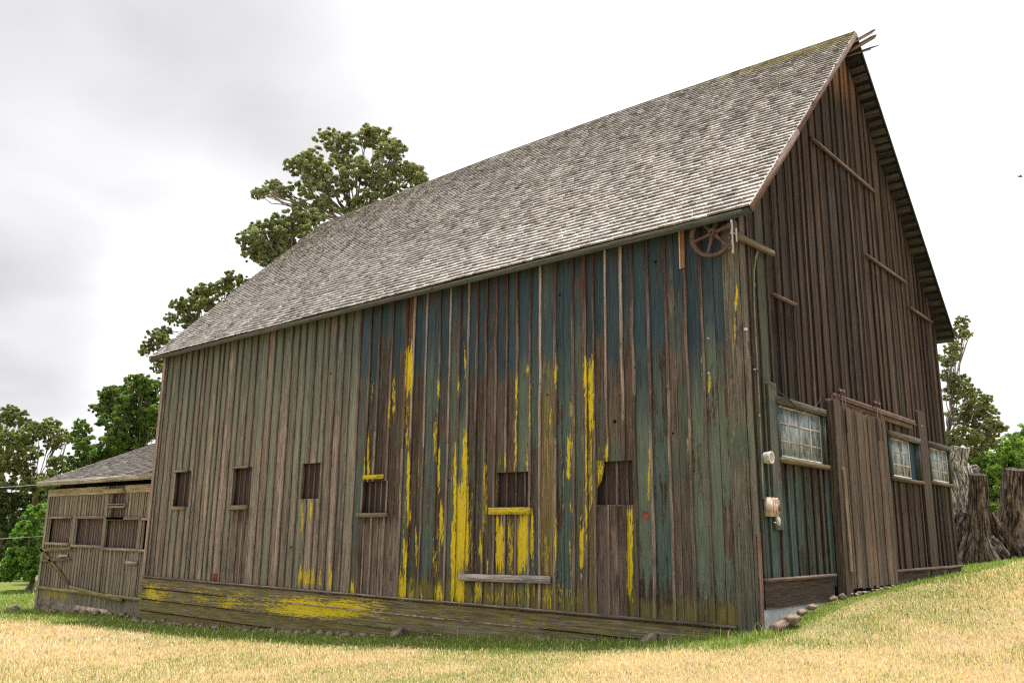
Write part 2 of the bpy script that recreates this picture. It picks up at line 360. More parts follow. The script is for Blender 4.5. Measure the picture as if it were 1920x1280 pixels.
# ------------------------------------------------------------------ ground
def H(x, y):
    x = np.asarray(x, float); y = np.asarray(y, float)
    gx = np.interp(x, [-300, -60, -40, -32, -26, -21.5, -14.3, -9, -4.9, -1.9, 0, .4, 4, 12, 60, 300], [-2.2, -2.0, -1.85, -1.72, -1.45, -1.32, -1.10, -.83, -.55, -.30, -.06, .0, .05, .12, .6, 1.0])
    hy = np.interp(y, [-300, -60, -14, -3, 0, .5, 1.5, 3.3, 6.5, 12.7, 17, 22, 40, 80, 300], [-1.2, -.8, -.2, -.03, 0, .11, .23, .40, .52, .67, .84, .95, 1.1, 1.5, 3.5])
    w = np.interp(x, [-40, -20, 0], [.12, .35, 1])
    return gx+hy*np.where(y > 0, w, 1)+.03*(fbm2(x*.35, y*.35, 3, 3)-.5)
def ghit(px, py):
    d = ray(px, py); t = 2.
    while t < 400:
        P = CAM+d*t
        if P[2] < H(P[0], P[1]): return P
        t += .03 if t < 60 else .3
    return P
def green(x, y):
    """how green the grass is: fresh near the wall foot, patches elsewhere"""
    dw = np.where(x < 0, -y, np.hypot(np.maximum(x, 0)*.9, np.where((y < 0), y, 0)))
    g = ss(dw+(fbm2(x*.8, y*.8, 31, 3)-.5)*1.6, 3.1, 1.5)*np.where(x < .6, 1., .4)
    g2 = ss(fbm2(x*.35+3, y*.35, 11, 4), .5, .68)*.30
    g3 = ss(fbm2(x*.9, y*.9, 5, 3), .45, .7)*.35
    band = np.exp(-((x-(2.3+y*.12))**2)/.9)*ss(y, -2, 2)*.34*ss(fbm2(x*.6, y*.6, 15, 3), .3, .55)
    far = ss(np.hypot(x-CAM[0], y-CAM[1]), 38, 50)*.22
    return np.clip(np.maximum.reduce([g, g2, band])+g3*.5+far, 0, 1)
xs = np.unique(np.concatenate([np.linspace(-700, -60, 30), np.linspace(-60, -36, 40), np.linspace(-36, 14, 220), np.linspace(14, 60, 30), np.linspace(60, 700, 24)]))
ys = np.unique(np.concatenate([np.linspace(-500, -40, 20), np.linspace(-40, -16, 24), np.linspace(-16, 24, 190), np.linspace(24, 80, 40), np.linspace(80, 900, 34)]))
X, Y = np.meshgrid(xs, ys); Z = H(X, Y); V = np.stack([X, Y, Z], -1).reshape(-1, 3)
idx = np.arange(V.shape[0]).reshape(X.shape); F = np.stack([idx[:-1, :-1], idx[:-1, 1:], idx[1:, 1:], idx[1:, :-1]], -1).reshape(-1, 4)
DRY = np.array([.56, .43, .255]); GRN = np.array([.19, .23, .055])
gg = green(V[:, 0], V[:, 1])[:, None]; col = DRY*(1-gg)+GRN*gg; col = col*(.85+.3*fbm2(V[:, 0]*.6, V[:, 1]*.6, 8, 3)[:, None])
tag(mesh_np('ground', V, [F], M_GROUND, dict(tint=np.hstack([col, np.ones((len(V), 1))])), smooth=True), kind='structure')
# far hill
hx = np.linspace(-260, 220, 60); hy_ = np.linspace(250, 520, 24); X, Y = np.meshgrid(hx, hy_)
prof = np.sin((Y-250)/270*np.pi)**.8; Zh = 1+prof*(22+16*fbm2(X*.02, Y*.02, 4, 4)+5*vnoise2(X*.12, Y*.12, 2))*ss(X, -250, -60)
V = np.stack([X, Y, Zh], -1).reshape(-1, 3); idx = np.arange(len(V)).reshape(X.shape); F = np.stack([idx[:-1, :-1], idx[:-1, 1:], idx[1:, 1:], idx[1:, :-1]], -1).reshape(-1, 4)
tag(mesh_np('hill', V, [F], M_HILL, smooth=True), kind='structure')

# ------------------------------------------------------------------ BARN
BL, BW, HE = 21.5, 12.8, 7.41                       # length, width, eave-edge height
OX, OY, ZR = .42, .36, 14.17
SL = (ZR-HE)/(BW/2+OY)
def roof_z(y): return HE+SL*(np.minimum(y, BW-y)+OY)
def bow(x, f): t = np.clip((np.asarray(x)+BL+OX)/(BL+2*OX), 0, 1); return .2*np.sin(t*np.pi)*f
SIDE = (np.zeros(3), np.array([1., 0, 0]), np.array([0., 0, 1]), np.array([0., -1, 0]))
GAB = (np.zeros(3), np.array([0., 1, 0]), np.array([0., 0, 1]), np.array([1., 0, 0]))
barn = tag(empty('barn', (-BL/2, BW/2, -.6)), 'tall weathered board-and-batten barn with steep shingle roof and patchy blue, green and yellow walls', 'barn')
def S(x, y): p = on(x, y, 1, 0); return p[0], p[2]
def G(x, y): p = on(x, y, 0, 0); return p[1], p[2]
def rectS(x0, y0, x1, y1): a = S(x0, y0); b = S(x1, y1); return [a[0], b[0], b[1], a[1]]
W_SIDE = [rectS(330, 884, 352, 950), rectS(440, 877, 467, 948), rectS(568, 869, 600, 934), rectS(681, 903, 727, 961), rectS(932, 886, 993, 950), rectS(1117, 866, 1188, 945)]
YEL = [(767,13,652,742,1),(763,8,740,850,.55),(730,4,735,800,.8),(738,5,700,790,.7),(698,4,715,765,.55),(690,4,800,905,.9),(684,4,850,905,.8),(823,5,713,752,1),(820,4,780,800,.8),(816,6,785,862,.8),(823,4,840,932,.9),(860,5,706,738,.8),(872,4,640,700,.85),(870,7,820,905,.8),(969,4,700,770,1),(967,4,775,832,.8),(967,4,835,882,.9),(990,5,685,706,1),(994,3,700,800,.85),(988,3,845,902,.75),(1042,5,678,718,1),(1032,4,752,802,.65),(1070,5,752,785,.8),(1066,7,825,905,.9),(1077,3,750,800,.6),(1097,7,670,742,1),(1099,4,740,1030,.8),(1108,9,662,800,1),(1107,7,800,950,.62),(1138,5,825,872,.8),(1217,4,835,935,.8),(1290,3,815,872,.7),(1330,5,698,752,.9),(1315,2,650,722,.7),(1271,5,545,560,.6),(1380,6,528,575,.85),(1378,4,600,660,.6),
(766,6,846,992,.9),(760,8,1020,1082,1),(754,15,1070,1132,1),(771,8,1098,1132,.8),(780,5,980,1052,.7),(789,6,1094,1127,.9),(827,8,935,1019,.9),(814,5,1014,1078,.85),(824,12,1094,1130,1),(853,5,840,988,1),(873,9,815,908,.95),(866,24,900,1070,1),(850,9,980,1135,1),(863,17,1070,1132,1),(882,6,950,1050,.5),(909,4,845,988,.9),(901,6,1003,1045,1),(915,4,1038,1072,.8),(896,11,1088,1134,.8),(937,15,966,1072,.95),(957,11,966,1072,.6),(980,20,966,1072,1),(997,6,960,1062,1),(948,4,843,882,.9),(967,4,820,884,.9),(989,2,830,882,.8),(1042,5,958,1052,.9),(1030,4,1025,1052,.9),(1015,4,1050,1072,.7),(1070,8,815,852,.8),(1066,8,878,903,1),(1070,5,943,962,1),(1070,4,1010,1082,.65),(1091,8,972,1072,.9),(1122,6,866,905,.9),(1138,6,820,857,.75),(1181,11,950,1122,1),(1200,8,1092,1110,.5),
(566,5,938,1000,.85),(583,5,935,985,.9),(575,30,1060,1100,.8),(600,8,1068,1100,.7),(619,6,1050,1108,.95),(560,7,1070,1098,.9),(661,7,1092,1122,1),(640,5,1085,1110,.6),(336,5,960,1040,.35),(912,60,1108,1130,.55),(975,60,1098,1132,.5),(1035,40,1100,1130,.6),(1075,30,1100,1130,.5),(1232,30,1100,1125,.35),(1300,60,1105,1125,.3)]
YEL = np.array(YEL, float)
def yellow(px, py):
    m = np.zeros(len(px))
    for xc, w, y0, y1, k in YEL:
        near = (np.abs(px-xc) < w/2+4) & (py > y0-34) & (py < y1+34)
        if not near.any(): continue
        xx = px[near]; yy = py[near]
        xx = xx+(vnoise(yy*.12+xc, 3)-.5)*2.4; L2 = min(22, (y1-y0)*.35); yt = yy+(vnoise(xx*.9+xc, 4)-.5)*2*L2; e = ss(np.abs(xx-xc), w/2+1.8, w/2-1.4)*ss(yt, y0-10, y0+14)*ss(yt, y1+12, y1-14)
        m[near] = np.maximum(m[near], e*k)
    return m
ZONES = [(670,700,'b'),(700,728,'d'),(728,757,'d'),(757,780,'y'),(780,798,'d'),(798,822,'T'),(822,842,'d'),(842,860,'g'),(860,878,'G'),(878,930,'d'),(930,952,'d'),(952,972,'d'),(972,996,'G'),(996,1014,'b'),(1014,1042,'o'),(1042,1076,'T'),(1076,1098,'g'),(1098,1116,'o'),(1116,1140,'d'),(1140,1170,'g'),(1170,1191,'d'),(1191,1221,'G'),(1221,1255,'T'),(1255,1300,'p'),(1300,1327,'G'),(1327,1368,'G'),(1368,1420,'c')]
def zone(x):
    for a, b, k in ZONES:
        if a <= x < b: return k
    return 'L'
BLUE = np.array([.024, .052, .068]); TEAL = np.array([.068, .108, .095]); GREEN = np.array([.11, .140, .105]); PALE = np.array([.185, .20, .15])
BROWN = np.array([.070, .050, .038]); PINK = np.array([.17, .137, .112])
def side_fn(r, zk, lowbrown=0.):
    r1, r2, r3, r4 = r
    def f(P, tint):
        px, py = project(P); z = P[:, 2]; h = np.clip(z/7.4, 0, 1); n = fbm2(z*.8+r1*50, np.full(len(z), r2*9), 2, 3)
        wav = (n-.5)
        if zk == 'L':
            paint = .26+.45*ss(h, .1, .9)+(r1-.5)*.65+wav*.5
            if r2 > .75: paint = paint+.22
            nb = ss(px, 540, 675)*ss(h+wav*.4, .5, .85); paint = paint+.3*nb
            pc = np.tile(PALE*(.75+.35*r3), (len(z), 1))*(1-np.array([.45, .33, .30])[None]*ss(h, .5, 1.0)[:, None])
            pc = pc*(1-.75*nb[:, None])+(TEAL*.9)*.75*nb[:, None]
            tn = tint*(1+.0*z[:, None])
        else:
            top = ss(z+wav*2.6+(r1-.5)*2.2, 4.5, 6.1)
            base = dict(b=.5, d=.3, y=.15, T=.70, g=.60, G=.76, o=.26, p=.3, c=.46)[zk]
            paint = np.maximum(top*(.80-.25*(r2 > .8)), base+wav*1.1)-.25*ss(z, .9, .2)
            mid = dict(b=TEAL, T=TEAL*1.05, G=GREEN*1.1, g=GREEN*.8).get(zk, GREEN*.62)
            tw = ss(z+wav*1.4, 3.2, 5.4)[:, None]*.5
            pc = np.tile(mid, (len(z), 1))*(1-tw)+TEAL*tw; bl = (BLUE*(.8+.5*r3))
            pc = pc*(1-top[:, None])+bl*top[:, None]
            tn = np.tile(tint, (len(z), 1))
            if zk == 'y': paint = .1+.6*ss(z, 4.4, 3.4)+wav*.4; pc = np.tile(GREEN*.8, (len(z), 1))
            if zk == 'c': paint = .2+wav*.8+.25*ss(z, 3, 0); pc = np.tile(GREEN*.6, (len(z), 1))
        ye = yellow(px, py)
        if zk != 'L': ye = np.maximum(ye, .44*ss(vnoise2(P[:, 0]*16, P[:, 2]*.9+r1*9, 5), .62, .8)*ss(z+wav, 4.6, 2.6)*ss(px, 690, 740)*ss(px, 1240, 1130))
        zz_ = ss(px, 1700, 700)
        ms = np.maximum(ss(z, .95, .25)*(.75+.3*(r4-.5))*ss(px, 560, 700), .30*ss(z, 4.2, 2.5)*ss(px, 660, 760)*ss(px, 1180, 1060)*(r2 > .35))
        if lowbrown: paint = paint*(1-lowbrown); 
        if zk in 'op' : ms = np.maximum(ms, (.42 if zk == 'o' else .1)*ss(z, 5.5, 4.5))
        return np.broadcast_to(tn, (len(z), 3)), pc, np.stack([paint, ye, ms], 1)
    return f
rowx = [308,317,332,340,352,364,373.6,380.6,391.6,404.7,412.7,422,436.8,447.7,462.3,475.4,496,509.7,523.5,541.5,554.6,567.7,585.2,599.8,610.7,626,640.6,653.7,671.2,690.2,707,731,758.7,773.3,797,822.6,842.3,859.8,877.3,893.3,911,929.8,950,970,994.7,1013.6,1042,1076,1098,1115.4,1139,1169.4,1190.5,1221,1255.4,1293,1318,1367]
BAT = [S(x, 770 if x < 1300 else 604)[0] for x in rowx]
edges = [-BL]+BAT+[0.0]
zt_side = lambda u: roof_z(0.0)-.05
TRIMZ = .07
sw = MB()
HOL = [tuple(w) for w in W_SIDE]
PANEL = {3: (672, 750, 968, 1125), 1: (437, 468, 957, 1100), 5: (1117, 1178, 948, 1160)}
pan_rects = []
for k, (x0, x1, y0, y1) in PANEL.items():
    r = W_SIDE[k]; a = S(x0, y0)[0]; b = S(x1, y0)[0]; pan_rects.append((a, b, TRIMZ, r[2]-.03))
for i in range(len(edges)-1):
    a, b = edges[i], edges[i+1]; px = project(np.array([(a+b)/2, 0, 3.4]))[0]; k = zone(px)
    parts = [(a, b)] if b-a < .42 else [(a, a+(b-a)*random.uniform(.42, .58))]
    if len(parts) == 1 and b-a >= .42: parts.append((parts[0][1], b))
    for (p, q) in parts:
        r = [random.random() for _ in range(4)]; u = .6+.75*r[3]
        tint = PINK*u*random.uniform(1.05, 1.45) if k == 'L' else {'d': BROWN, 'y': np.array([.10, .05, .03]), 'p': PINK*.55, 'c': np.array([.13, .105, .08]), 'o': np.array([.13, .10, .05])}.get(k, BROWN*1.25)*u
        lo = TRIMZ-.12
        cs = (.028 if p > -11.2 else .06, .085 if p > -11.2 else .15)
        hol = [h for h in HOL]+[(A, B, C, D) for (A, B, C, D) in pan_rects]
        board(sw, SIDE, p+.006, q-.006, lo, float(zt_side(0)), .0+random.uniform(-.006, .006), .022, tint, RG.uniform(0, 90, 3), side_fn(r, k), cs, holes=hol, tilt=random.uniform(-.01, .01))
    # batten
    if i == 0: continue
    bx = a; w = random.uniform(.05, .075)
    if abs(px) and rowx[i-1] == 1098: w = .10
    light = (.27, .21, .185); red = (.07, .033, .026); dk = (.06, .042, .034)
    pxb = rowx[i-1]
    if pxb < 670: up = np.array(random.choice([(.06, .04, .033), (.075, .05, .042), (.12, .09, .075)])); lw = PINK*random.uniform(.8, 1.6)
    else:
        up = np.array(light if pxb in (877.3, 1013.6, 1139, 842.3, 1169.4, 773.3, 797) else red if random.random() < .7 else dk); lw = np.array(random.choice([(.15, .115, .095), (.09, .066, .054), (.21, .165, .14)]))
    jz = random.uniform(3.5, 4.4) if pxb > 670 else random.uniform(2.9, 4.6)
    if pxb in (1013.6,): jz = -9
    lo = TRIMZ
    if 1300 < pxb < 1330: jz = S(1318, 640)[1]
    wb = wobbler(.012)
    def bfn(P, tint, up=up, lw=lw, jz=jz):
        px, py = project(P); z = P[:, 2]; w_ = ss(z, jz-.02, jz+.02)[:, None] if jz > -5 else 1
        if jz > -5: w2 = ss(z, 6.9, 5.4)[:, None]*.55; tn = lw*(1-w_)+(up*(1-w2)+np.array(light)*.75*w2)*w_
        else: tn = np.tile(light, (len(z), 1))*1.1
        return tn, np.tile(GREEN*.6, (len(z), 1)), np.stack([np.where(z < jz, .18, .02)+(.2 if pxb < 670 else 0), yellow(px, py), ss(z, .7, .2)*.5], 1)
    bh = [(h[0]+.02, h[1]-.02, h[2], h[3]) for h in HOL]
    segs = [(lo, jz-.004), (jz+.004, float(zt_side(0)))] if jz > 0 else [(lo, float(zt_side(0)))]
    for (p, q) in segs:
        board(sw, SIDE, bx-w/2, bx+w/2, p, q, .040+random.uniform(-.004, .005), .024, up, RG.uniform(0, 90, 3), bfn, (.03, .1), wob=wb, holes=bh)
a = S(1278, 425); b = S(1277, 505)
board(sw, SIDE, a[0]-.05, a[0]+.07, b[1], float(zt_side(0)), .055, .02, np.array([.20, .11, .055]), RG.uniform(0, 90, 3), lambda P, t: (np.broadcast_to(t, (len(P), 3)), np.tile([.6, .52, .36], (len(P), 1)), np.stack([.75*ss(-P[:, 0], -a[0]-.02, -a[0]+.04)+.1, P[:, 0]*0, P[:, 0]*0], 1)), (.02, .06), wob=wobbler(.01))
for (hx_, hy2, hr) in ((1229, 491, .035), (1050, 553, .03), (1153, 790, .04), (969, 782, .03), (546, 1025, .03), (335, 693, .02), (842, 900, .02), (1027, 740, .02), (1262, 812, .02), (1188, 905, .02), (620, 700, .025)):
    c = S(hx_, hy2); sw.tube([(c[0], -.010, c[1]), (c[0], -.002, c[1])], hr, 10, (.006, .005, .004))
side_wall = sw.build('side_wall', M_WOOD, barn)
# replacement panels under three hatches
for k, r in zip(PANEL, pan_rects):
    mb = MB(); n = max(2, int((r[1]-r[0])/.3)+1); uu = np.linspace(r[0], r[1], n+1)
    for j in range(n):
        rr = [random.random() for _ in range(4)]
        def pf(P, tint, kk=k):
            px, py = project(P); z = P[:, 2]
            return np.broadcast_to(tint, (len(z), 3)), np.tile(np.array([.05, .035, .028]), (len(z), 1)), np.stack([.22+.45*ss(z, 1.4, 2.2)+(vnoise(z*3)-.5)*.3, yellow(px, py)*(.3 if kk == 3 else 1), ss(z, .7, .1)*.4*(kk == 5)], 1)
        board(mb, SIDE, uu[j]+.005, uu[j+1]-.005, r[2], r[3], .004*j, .02, np.array([.15, .115, .093])*random.uniform(.7, 1.15), RG.uniform(0, 90, 3), pf, (.06, .15))
        if j: board(mb, SIDE, uu[j]-.03, uu[j]+.03, r[2], r[3], .03, .02, np.array([.2, .15, .125])*random.uniform(.6, 1.1), RG.uniform(0, 90, 3), pf, (.06, .15), wob=wobbler(.008))
    tag(mb.build('patch_panel', M_WOOD, barn), 'bare brown replacement boards below a boarded hatch')
# boarded hatches
HATCH = ['narrow boarded hatch nearest the low annex', 'narrow boarded hatch with a pale sill, second from the low annex', 'narrow boarded hatch without a sill', 'square boarded hatch with pale jamb strips and a sill', 'boarded hatch above a yellow sill board', 'boarded hatch with a curved notch cut at its left']
sillpx = {0: (325, 349, 949, 955), 1: (430, 466, 947, 955), 3: (672, 729, 961, 969), 4: (921, 997, 951, 964)}
lintpx = {0: (329, 354, 881, 885), 1: (438, 468, 874, 878), 3: (684, 722, 890, 898)}
for k, r in enumerate(W_SIDE):
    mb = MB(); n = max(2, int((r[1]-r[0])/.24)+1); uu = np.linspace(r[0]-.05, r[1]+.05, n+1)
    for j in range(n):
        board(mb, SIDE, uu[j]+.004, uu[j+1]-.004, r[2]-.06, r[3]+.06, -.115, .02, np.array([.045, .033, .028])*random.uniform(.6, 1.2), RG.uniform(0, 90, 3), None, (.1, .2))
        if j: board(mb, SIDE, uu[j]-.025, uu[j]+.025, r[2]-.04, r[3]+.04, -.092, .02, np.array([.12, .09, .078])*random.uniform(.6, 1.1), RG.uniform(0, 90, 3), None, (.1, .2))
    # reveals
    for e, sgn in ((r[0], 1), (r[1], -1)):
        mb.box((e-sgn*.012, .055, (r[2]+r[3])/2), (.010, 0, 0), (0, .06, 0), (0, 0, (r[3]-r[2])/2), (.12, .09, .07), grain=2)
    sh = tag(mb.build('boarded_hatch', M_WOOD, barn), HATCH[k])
    if k == 3:
        for e in (r[0]+.02, r[1]-.02): j3 = MB(); j3.box((e, -.04, (r[2]+r[3])/2), (.022, 0, 0), (0, .014, 0), (0, 0, (r[3]-r[2])/2), (.3, .24, .2), grain=2); j3.build('jamb_strip', M_WOOD, sh)
    if k == 0:
        j3 = MB(); j3.box((r[0]+.03, -.035, (r[2]+r[3])/2), (.03, 0, 0), (0, .014, 0), (0, 0, (r[3]-r[2])/2), (.36, .31, .26), grain=2); j3.build('jamb_strip', M_WOOD, sh)
    for dct, nm in ((sillpx, 'sill'), (lintpx, 'lintel')):
        if k in dct:
            x0, x1, y0, y1 = dct[k]; a = S(x0, (y0+y1)/2); b = S(x1, (y0+y1)/2); hh = S((x0+x1)/2, y0)[1]-S((x0+x1)/2, y1)[1]
            c = MB(); tilt = (b[1]-a[1])*.0
            yl = .85 if (k == 4 or (k == 3 and nm == 'lintel')) else .25 if k == 0 else 0
            c.box(((a[0]+b[0])/2, -.055, (a[1]+b[1])/2), ((b[0]-a[0])/2, 0, 0), (0, .045 if nm == 'sill' else .022, 0), (0, 0, hh/2), (.21, .175, .13), grain=0, mask=(0, yl, .3))
            c.build(nm, M_WOOD, sh)
# ragged plank ends that leave the notch and the wavy edge
def poly_plate(mb, pts, y, th, **k):
    pts = np.array(pts); n = len(pts); A = np.stack([pts[:, 0], np.full(n, y), pts[:, 1]], 1); B = A+np.array([0, th, 0])
    j = np.arange(n); side = np.stack([j, (j+1) % n, n+(j+1) % n, n+j], 1)
    c = A.mean(0); V = np.vstack([A, B, c]); F3 = np.stack([j, (j+1) % n, np.full(n, 2*n)], 1)
    g = np.stack([V[:, 0], V[:, 1], V[:, 2]], 1)+RG.uniform(0, 9, 3)
    mb.add(V, side[:, ::-1], F3, g, **k)
mb = MB()
pp = [S(*q) for q in ((1113, 863), (1132, 863), (1132, 872), (1131, 885), (1127, 902), (1121, 912), (1115, 918), (1113, 925))]
poly_plate(mb, pp[::-1], .0, .02, tint=(.15, .11, .05), pc=GREEN, mask=(.3, .62, .2))
mb.build('torn_plank_end', M_WOOD, barn); mb = MB()
pp = [S(*q) for q in ((985, 883), (996, 883), (1000, 900), (1001, 952), (990, 952), (997, 945), (999, 938), (995, 930), (997, 918), (997, 905), (993, 893))]
poly_plate(mb, [S(*q) for q in ((996, 884), (1001, 884), (1001, 900), (997, 900))][::-1], .0, .02, tint=BROWN, pc=TEAL, mask=(.8, .1, 0))
mb.build('torn_plank_end', M_WOOD, barn)
# plank nailed low across the wall
a = S(864, 1081); b = S(1036, 1086); mb = MB(); mb.box(((a[0]+b[0])/2, -.07, (a[1]+b[1])/2), ((b[0]-a[0])/2, 0, (b[1]-a[1])/2), (0, .022, 0), (0, 0, .075), (.33, .30, .28), mask=(0, .18, .15))
tag(mb.build('nailed_plank', M_WOOD, barn), 'grey split plank nailed low across the yellow boards')
# red disc and red patch
rd = MB(); c = S(1211, 966); rd.tube([(c[0], -.012, c[1]), (c[0], -.004, c[1])], .075, 20, (.28, .07, .05)); tag(rd.build('paint_disc', M_WOOD, barn), 'small faded red disc')
rd = MB(); c = S(405, 1083); rd.box((c[0], -.014, c[1]), (.16, 0, 0), (0, .006, 0), (0, 0, .12), (.16, .045, .04)); tag(rd.build('red_patch', M_WOOD, barn), 'small red board patch above the skirting')
# skirting: lapped planks and ledge
lv = [TRIMZ-.03, -.28, -.62, -.97, -1.34]; mb = MB()
for i in range(4):
    xr = [-.36, -1.4, -4.6, -10.5][i]; xj = -BL-.06
    cuts = sorted([xj, xr]+[random.uniform(xj+3, xr-1) for _ in range(2)])
    for a, b in zip(cuts[:-1], cuts[1:]):
        def sf(P, tint, i=i):
            px, py = project(P); x = P[:, 0]; z = P[:, 2]
            y1 = np.interp(px, [262, 285, 330, 420, 500, 560, 640, 690, 740, 1400], [.45, .7, .38, .5, .62, .95, .9, .6, .25, .1])
            zc = np.interp(px, [262, 400, 560, 700, 1400], [-.42, -.4, -.4, -.22, -.1]); wd = np.interp(px, [262, 400, 560, 700], [.34, .3, .3, .2])
            ye = y1*ss(np.abs(z-zc), wd+.2, wd*.25)+(fbm2(x*1.3, z*3, 6)-.5)*.6
            ye = np.where(ye > .25, ye, ye*.3)*(.35 if i == 3 else 1)
            return np.broadcast_to(tint, (len(x), 3)), np.tile(GREEN*.5, (len(x), 1)), np.stack([np.full(len(x), .1), np.clip(ye, 0, 1), np.full(len(x), .60)+.12*(z < -.6)], 1)
        board(mb, SIDE, a+.003, b-.003, lv[i+1]+.008, lv[i]-.03, .05, .03, np.array([.15, .125, .092])*random.uniform(.8, 1.15), RG.uniform(0, 90, 3), sf, (.12, .05), 'h', tilt=-.16, wob=wobbler(.006, .3))
mb.build('skirting', M_WOOD, barn)
mb = MB(); mb.box((-(BL+.36)/2, -.045, TRIMZ), ((BL-.34)/2, 0, 0), (0, .055, 0), (0, 0, .022), (.17, .135, .115), mask=(0, .12, .25)); mb.build('skirting_ledge', M_WOOD, barn)
# corner boards
mb = MB()
def cf(P, tint):
    px, py = project(P); z = P[:, 2]; n = fbm2(z*1.2, z*0, 5)
    return np.broadcast_to(tint, (len(z), 3)), np.tile(GREEN*.75, (len(z), 1)), np.stack([.36+(n-.5)*.9+.2*ss(z, 3, 0), yellow(px, py)+.25*ss(z, 7, 5)*n, ss(z, 1, 0)*.3], 1)
board(mb, SIDE, -.34, -.004, -.2, 7.3, .05, .03, np.array([.125, .108, .088]), RG.uniform(0, 90, 3), cf, (.03, .09), wob=wobbler(.004))
board(mb, SIDE, -.335, -.19, -.2, 1.0, .075, .025, np.array([.13, .09, .07]), RG.uniform(0, 90, 3), cf, (.03, .09), wob=wobbler(.01))
board(mb, GAB, -.05, .13, -.15, 7.45, .045, .03, np.array([.12, .10, .08]), RG.uniform(0, 90, 3), cf, (.06, .12), wob=wobbler(.004))
board(mb, GAB, .0, .12, -.2, 1.65, .075, .03, np.array([.15, .10, .08]), RG.uniform(0, 90, 3), None, (.06, .12), wob=wobbler(.01))
mb.build('corner_board', M_WOOD, barn)
mb = MB(); board(mb, SIDE, -BL-.07, -BL+.08, -1.3, 7.35, .05, .03, np.array([.3, .23, .19]), RG.uniform(0, 90, 3), None, (.1, .3)); mb.build('corner_board', M_WOOD, barn)

# ---- gable wall
gx = [1422, 1441, 1486, 1502, 1516, 1525]; GB = [G(x, 604)[0] for x in gx]+[G(x, 650)[0] for x in (1543, 1557, 1572, 1589, 1598, 1613, 1621, 1630, 1644, 1662, 1675, 1688, 1699, 1707, 1714, 1724, 1730, 1737, 1744, 1751, 1757)]
DR = (4.0, 6.95, .55, 4.33)                            # sliding door leaf y0,y1,z0,z1
GW = [(1.22, 3.36, 3.02, 4.02), (7.6, 9.82, 3.02, 3.98), (10.85, 12.68, 3.08, 4.0)]
GH = GW+[(3.9, 7.05, .3, 4.2)]
ged = [0.0]+[g for g in GB if g < 12.75]+[BW]
# fill wide gaps
ge2 = [ged[0]]
for a, b in zip(ged[:-1], ged[1:]):
    n = max(1, int(round((b-a)/.42)))
    for j in range(1, n+1): ge2.append(a+(b-a)*j/n+(random.uniform(-.03, .03) if j < n else 0))
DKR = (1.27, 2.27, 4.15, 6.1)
gw = MB(); gtop = lambda u: roof_z(np.asarray(u, float))-.06
for a, b in zip(ge2[:-1], ge2[1:]):
    r = [random.random() for _ in range(4)]; yc = (a+b)/2
    tint = np.array([.050, .033, .022])*(.5+1.0*r[0]); 
    if r[1] > .82: tint = tint*1.3
    def gf(P, tint, r=r, yc=yc):
        z = P[:, 2]; y = P[:, 1]; n = fbm2(z*.7+r[0]*40, z*0+r[1]*9, 4)
        left = ss(yc, 4.5, 1.0); low = ss(z, 3.1, 2.4)*ss(yc, 4.2, 3.6)
        paint = .13+left*.22*(r[2]) + low*.38+(n-.5)*.6 + .22*ss(yc, 1.3, .9)
        paint = paint+.28*ss(z, 2.0, 3.0)*ss(z, 3.4, 2.9)*(yc > 7.2)
        tn = np.tile(tint, (len(z), 1)); top = ss(z, 12.0, 13.3)[:, None]*ss(np.abs(yc-6.0), 1.6, .6); tn = tn*(1-top)+np.array([.20, .10, .05])*top
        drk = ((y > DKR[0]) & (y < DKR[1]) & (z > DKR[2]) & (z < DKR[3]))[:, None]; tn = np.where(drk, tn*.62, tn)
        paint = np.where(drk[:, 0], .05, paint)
        return tn, np.tile(np.where(low.mean() > .5, TEAL*.8, GREEN*.48), (len(z), 1)) if False else (TEAL*.85)[None]*low[:, None]+(GREEN*.5)[None]*(1-low[:, None]), np.stack([paint, z*0, z*0+.05], 1)
    for (p, q) in ([(a, b)] if b-a < .34 else [(a, yc), (yc, b)]):
        board(gw, GAB, p+.003, q-.003, .62 if yc > .3 else -.1, 15, random.uniform(-.006, .006), .022, tint*random.uniform(.85, 1.15), RG.uniform(0, 90, 3), gf, (.16, .22), top=gtop, holes=GH)
    w = random.uniform(.045, .075); bt = np.array(random.choice([(.032, .022, .017), (.045, .031, .024), (.075, .055, .044), (.024, .017, .014)]))
    board(gw, GAB, a-w/2, a+w/2, .84, 15, .042+random.uniform(-.004, .005), .026, bt, RG.uniform(0, 90, 3), gf if r[2] > .6 else None, (.06, .25), top=gtop, wob=wobbler(.01), holes=GH)
gable_wall = gw.build('gable_wall', M_WOOD, barn)
# drip boards
for (x0, y0, x1, y1) in ((1515, 264, 1633, 358), (1617, 479, 1692, 530), (1700, 576, 1742, 606), (1445, 555, 1485, 572)):
    a = G(x0, y0); b = G(x1, y1); mb = MB(); mb.box((.075, (a[0]+b[0])/2, (a[1]+b[1])/2), (.035, 0, -.01), (0, (b[0]-a[0])/2, (b[1]-a[1])/2*.3), (.006, 0, .035), (.10, .072, .058), grain=1)
    mb.build('drip_board', M_WOOD, barn)
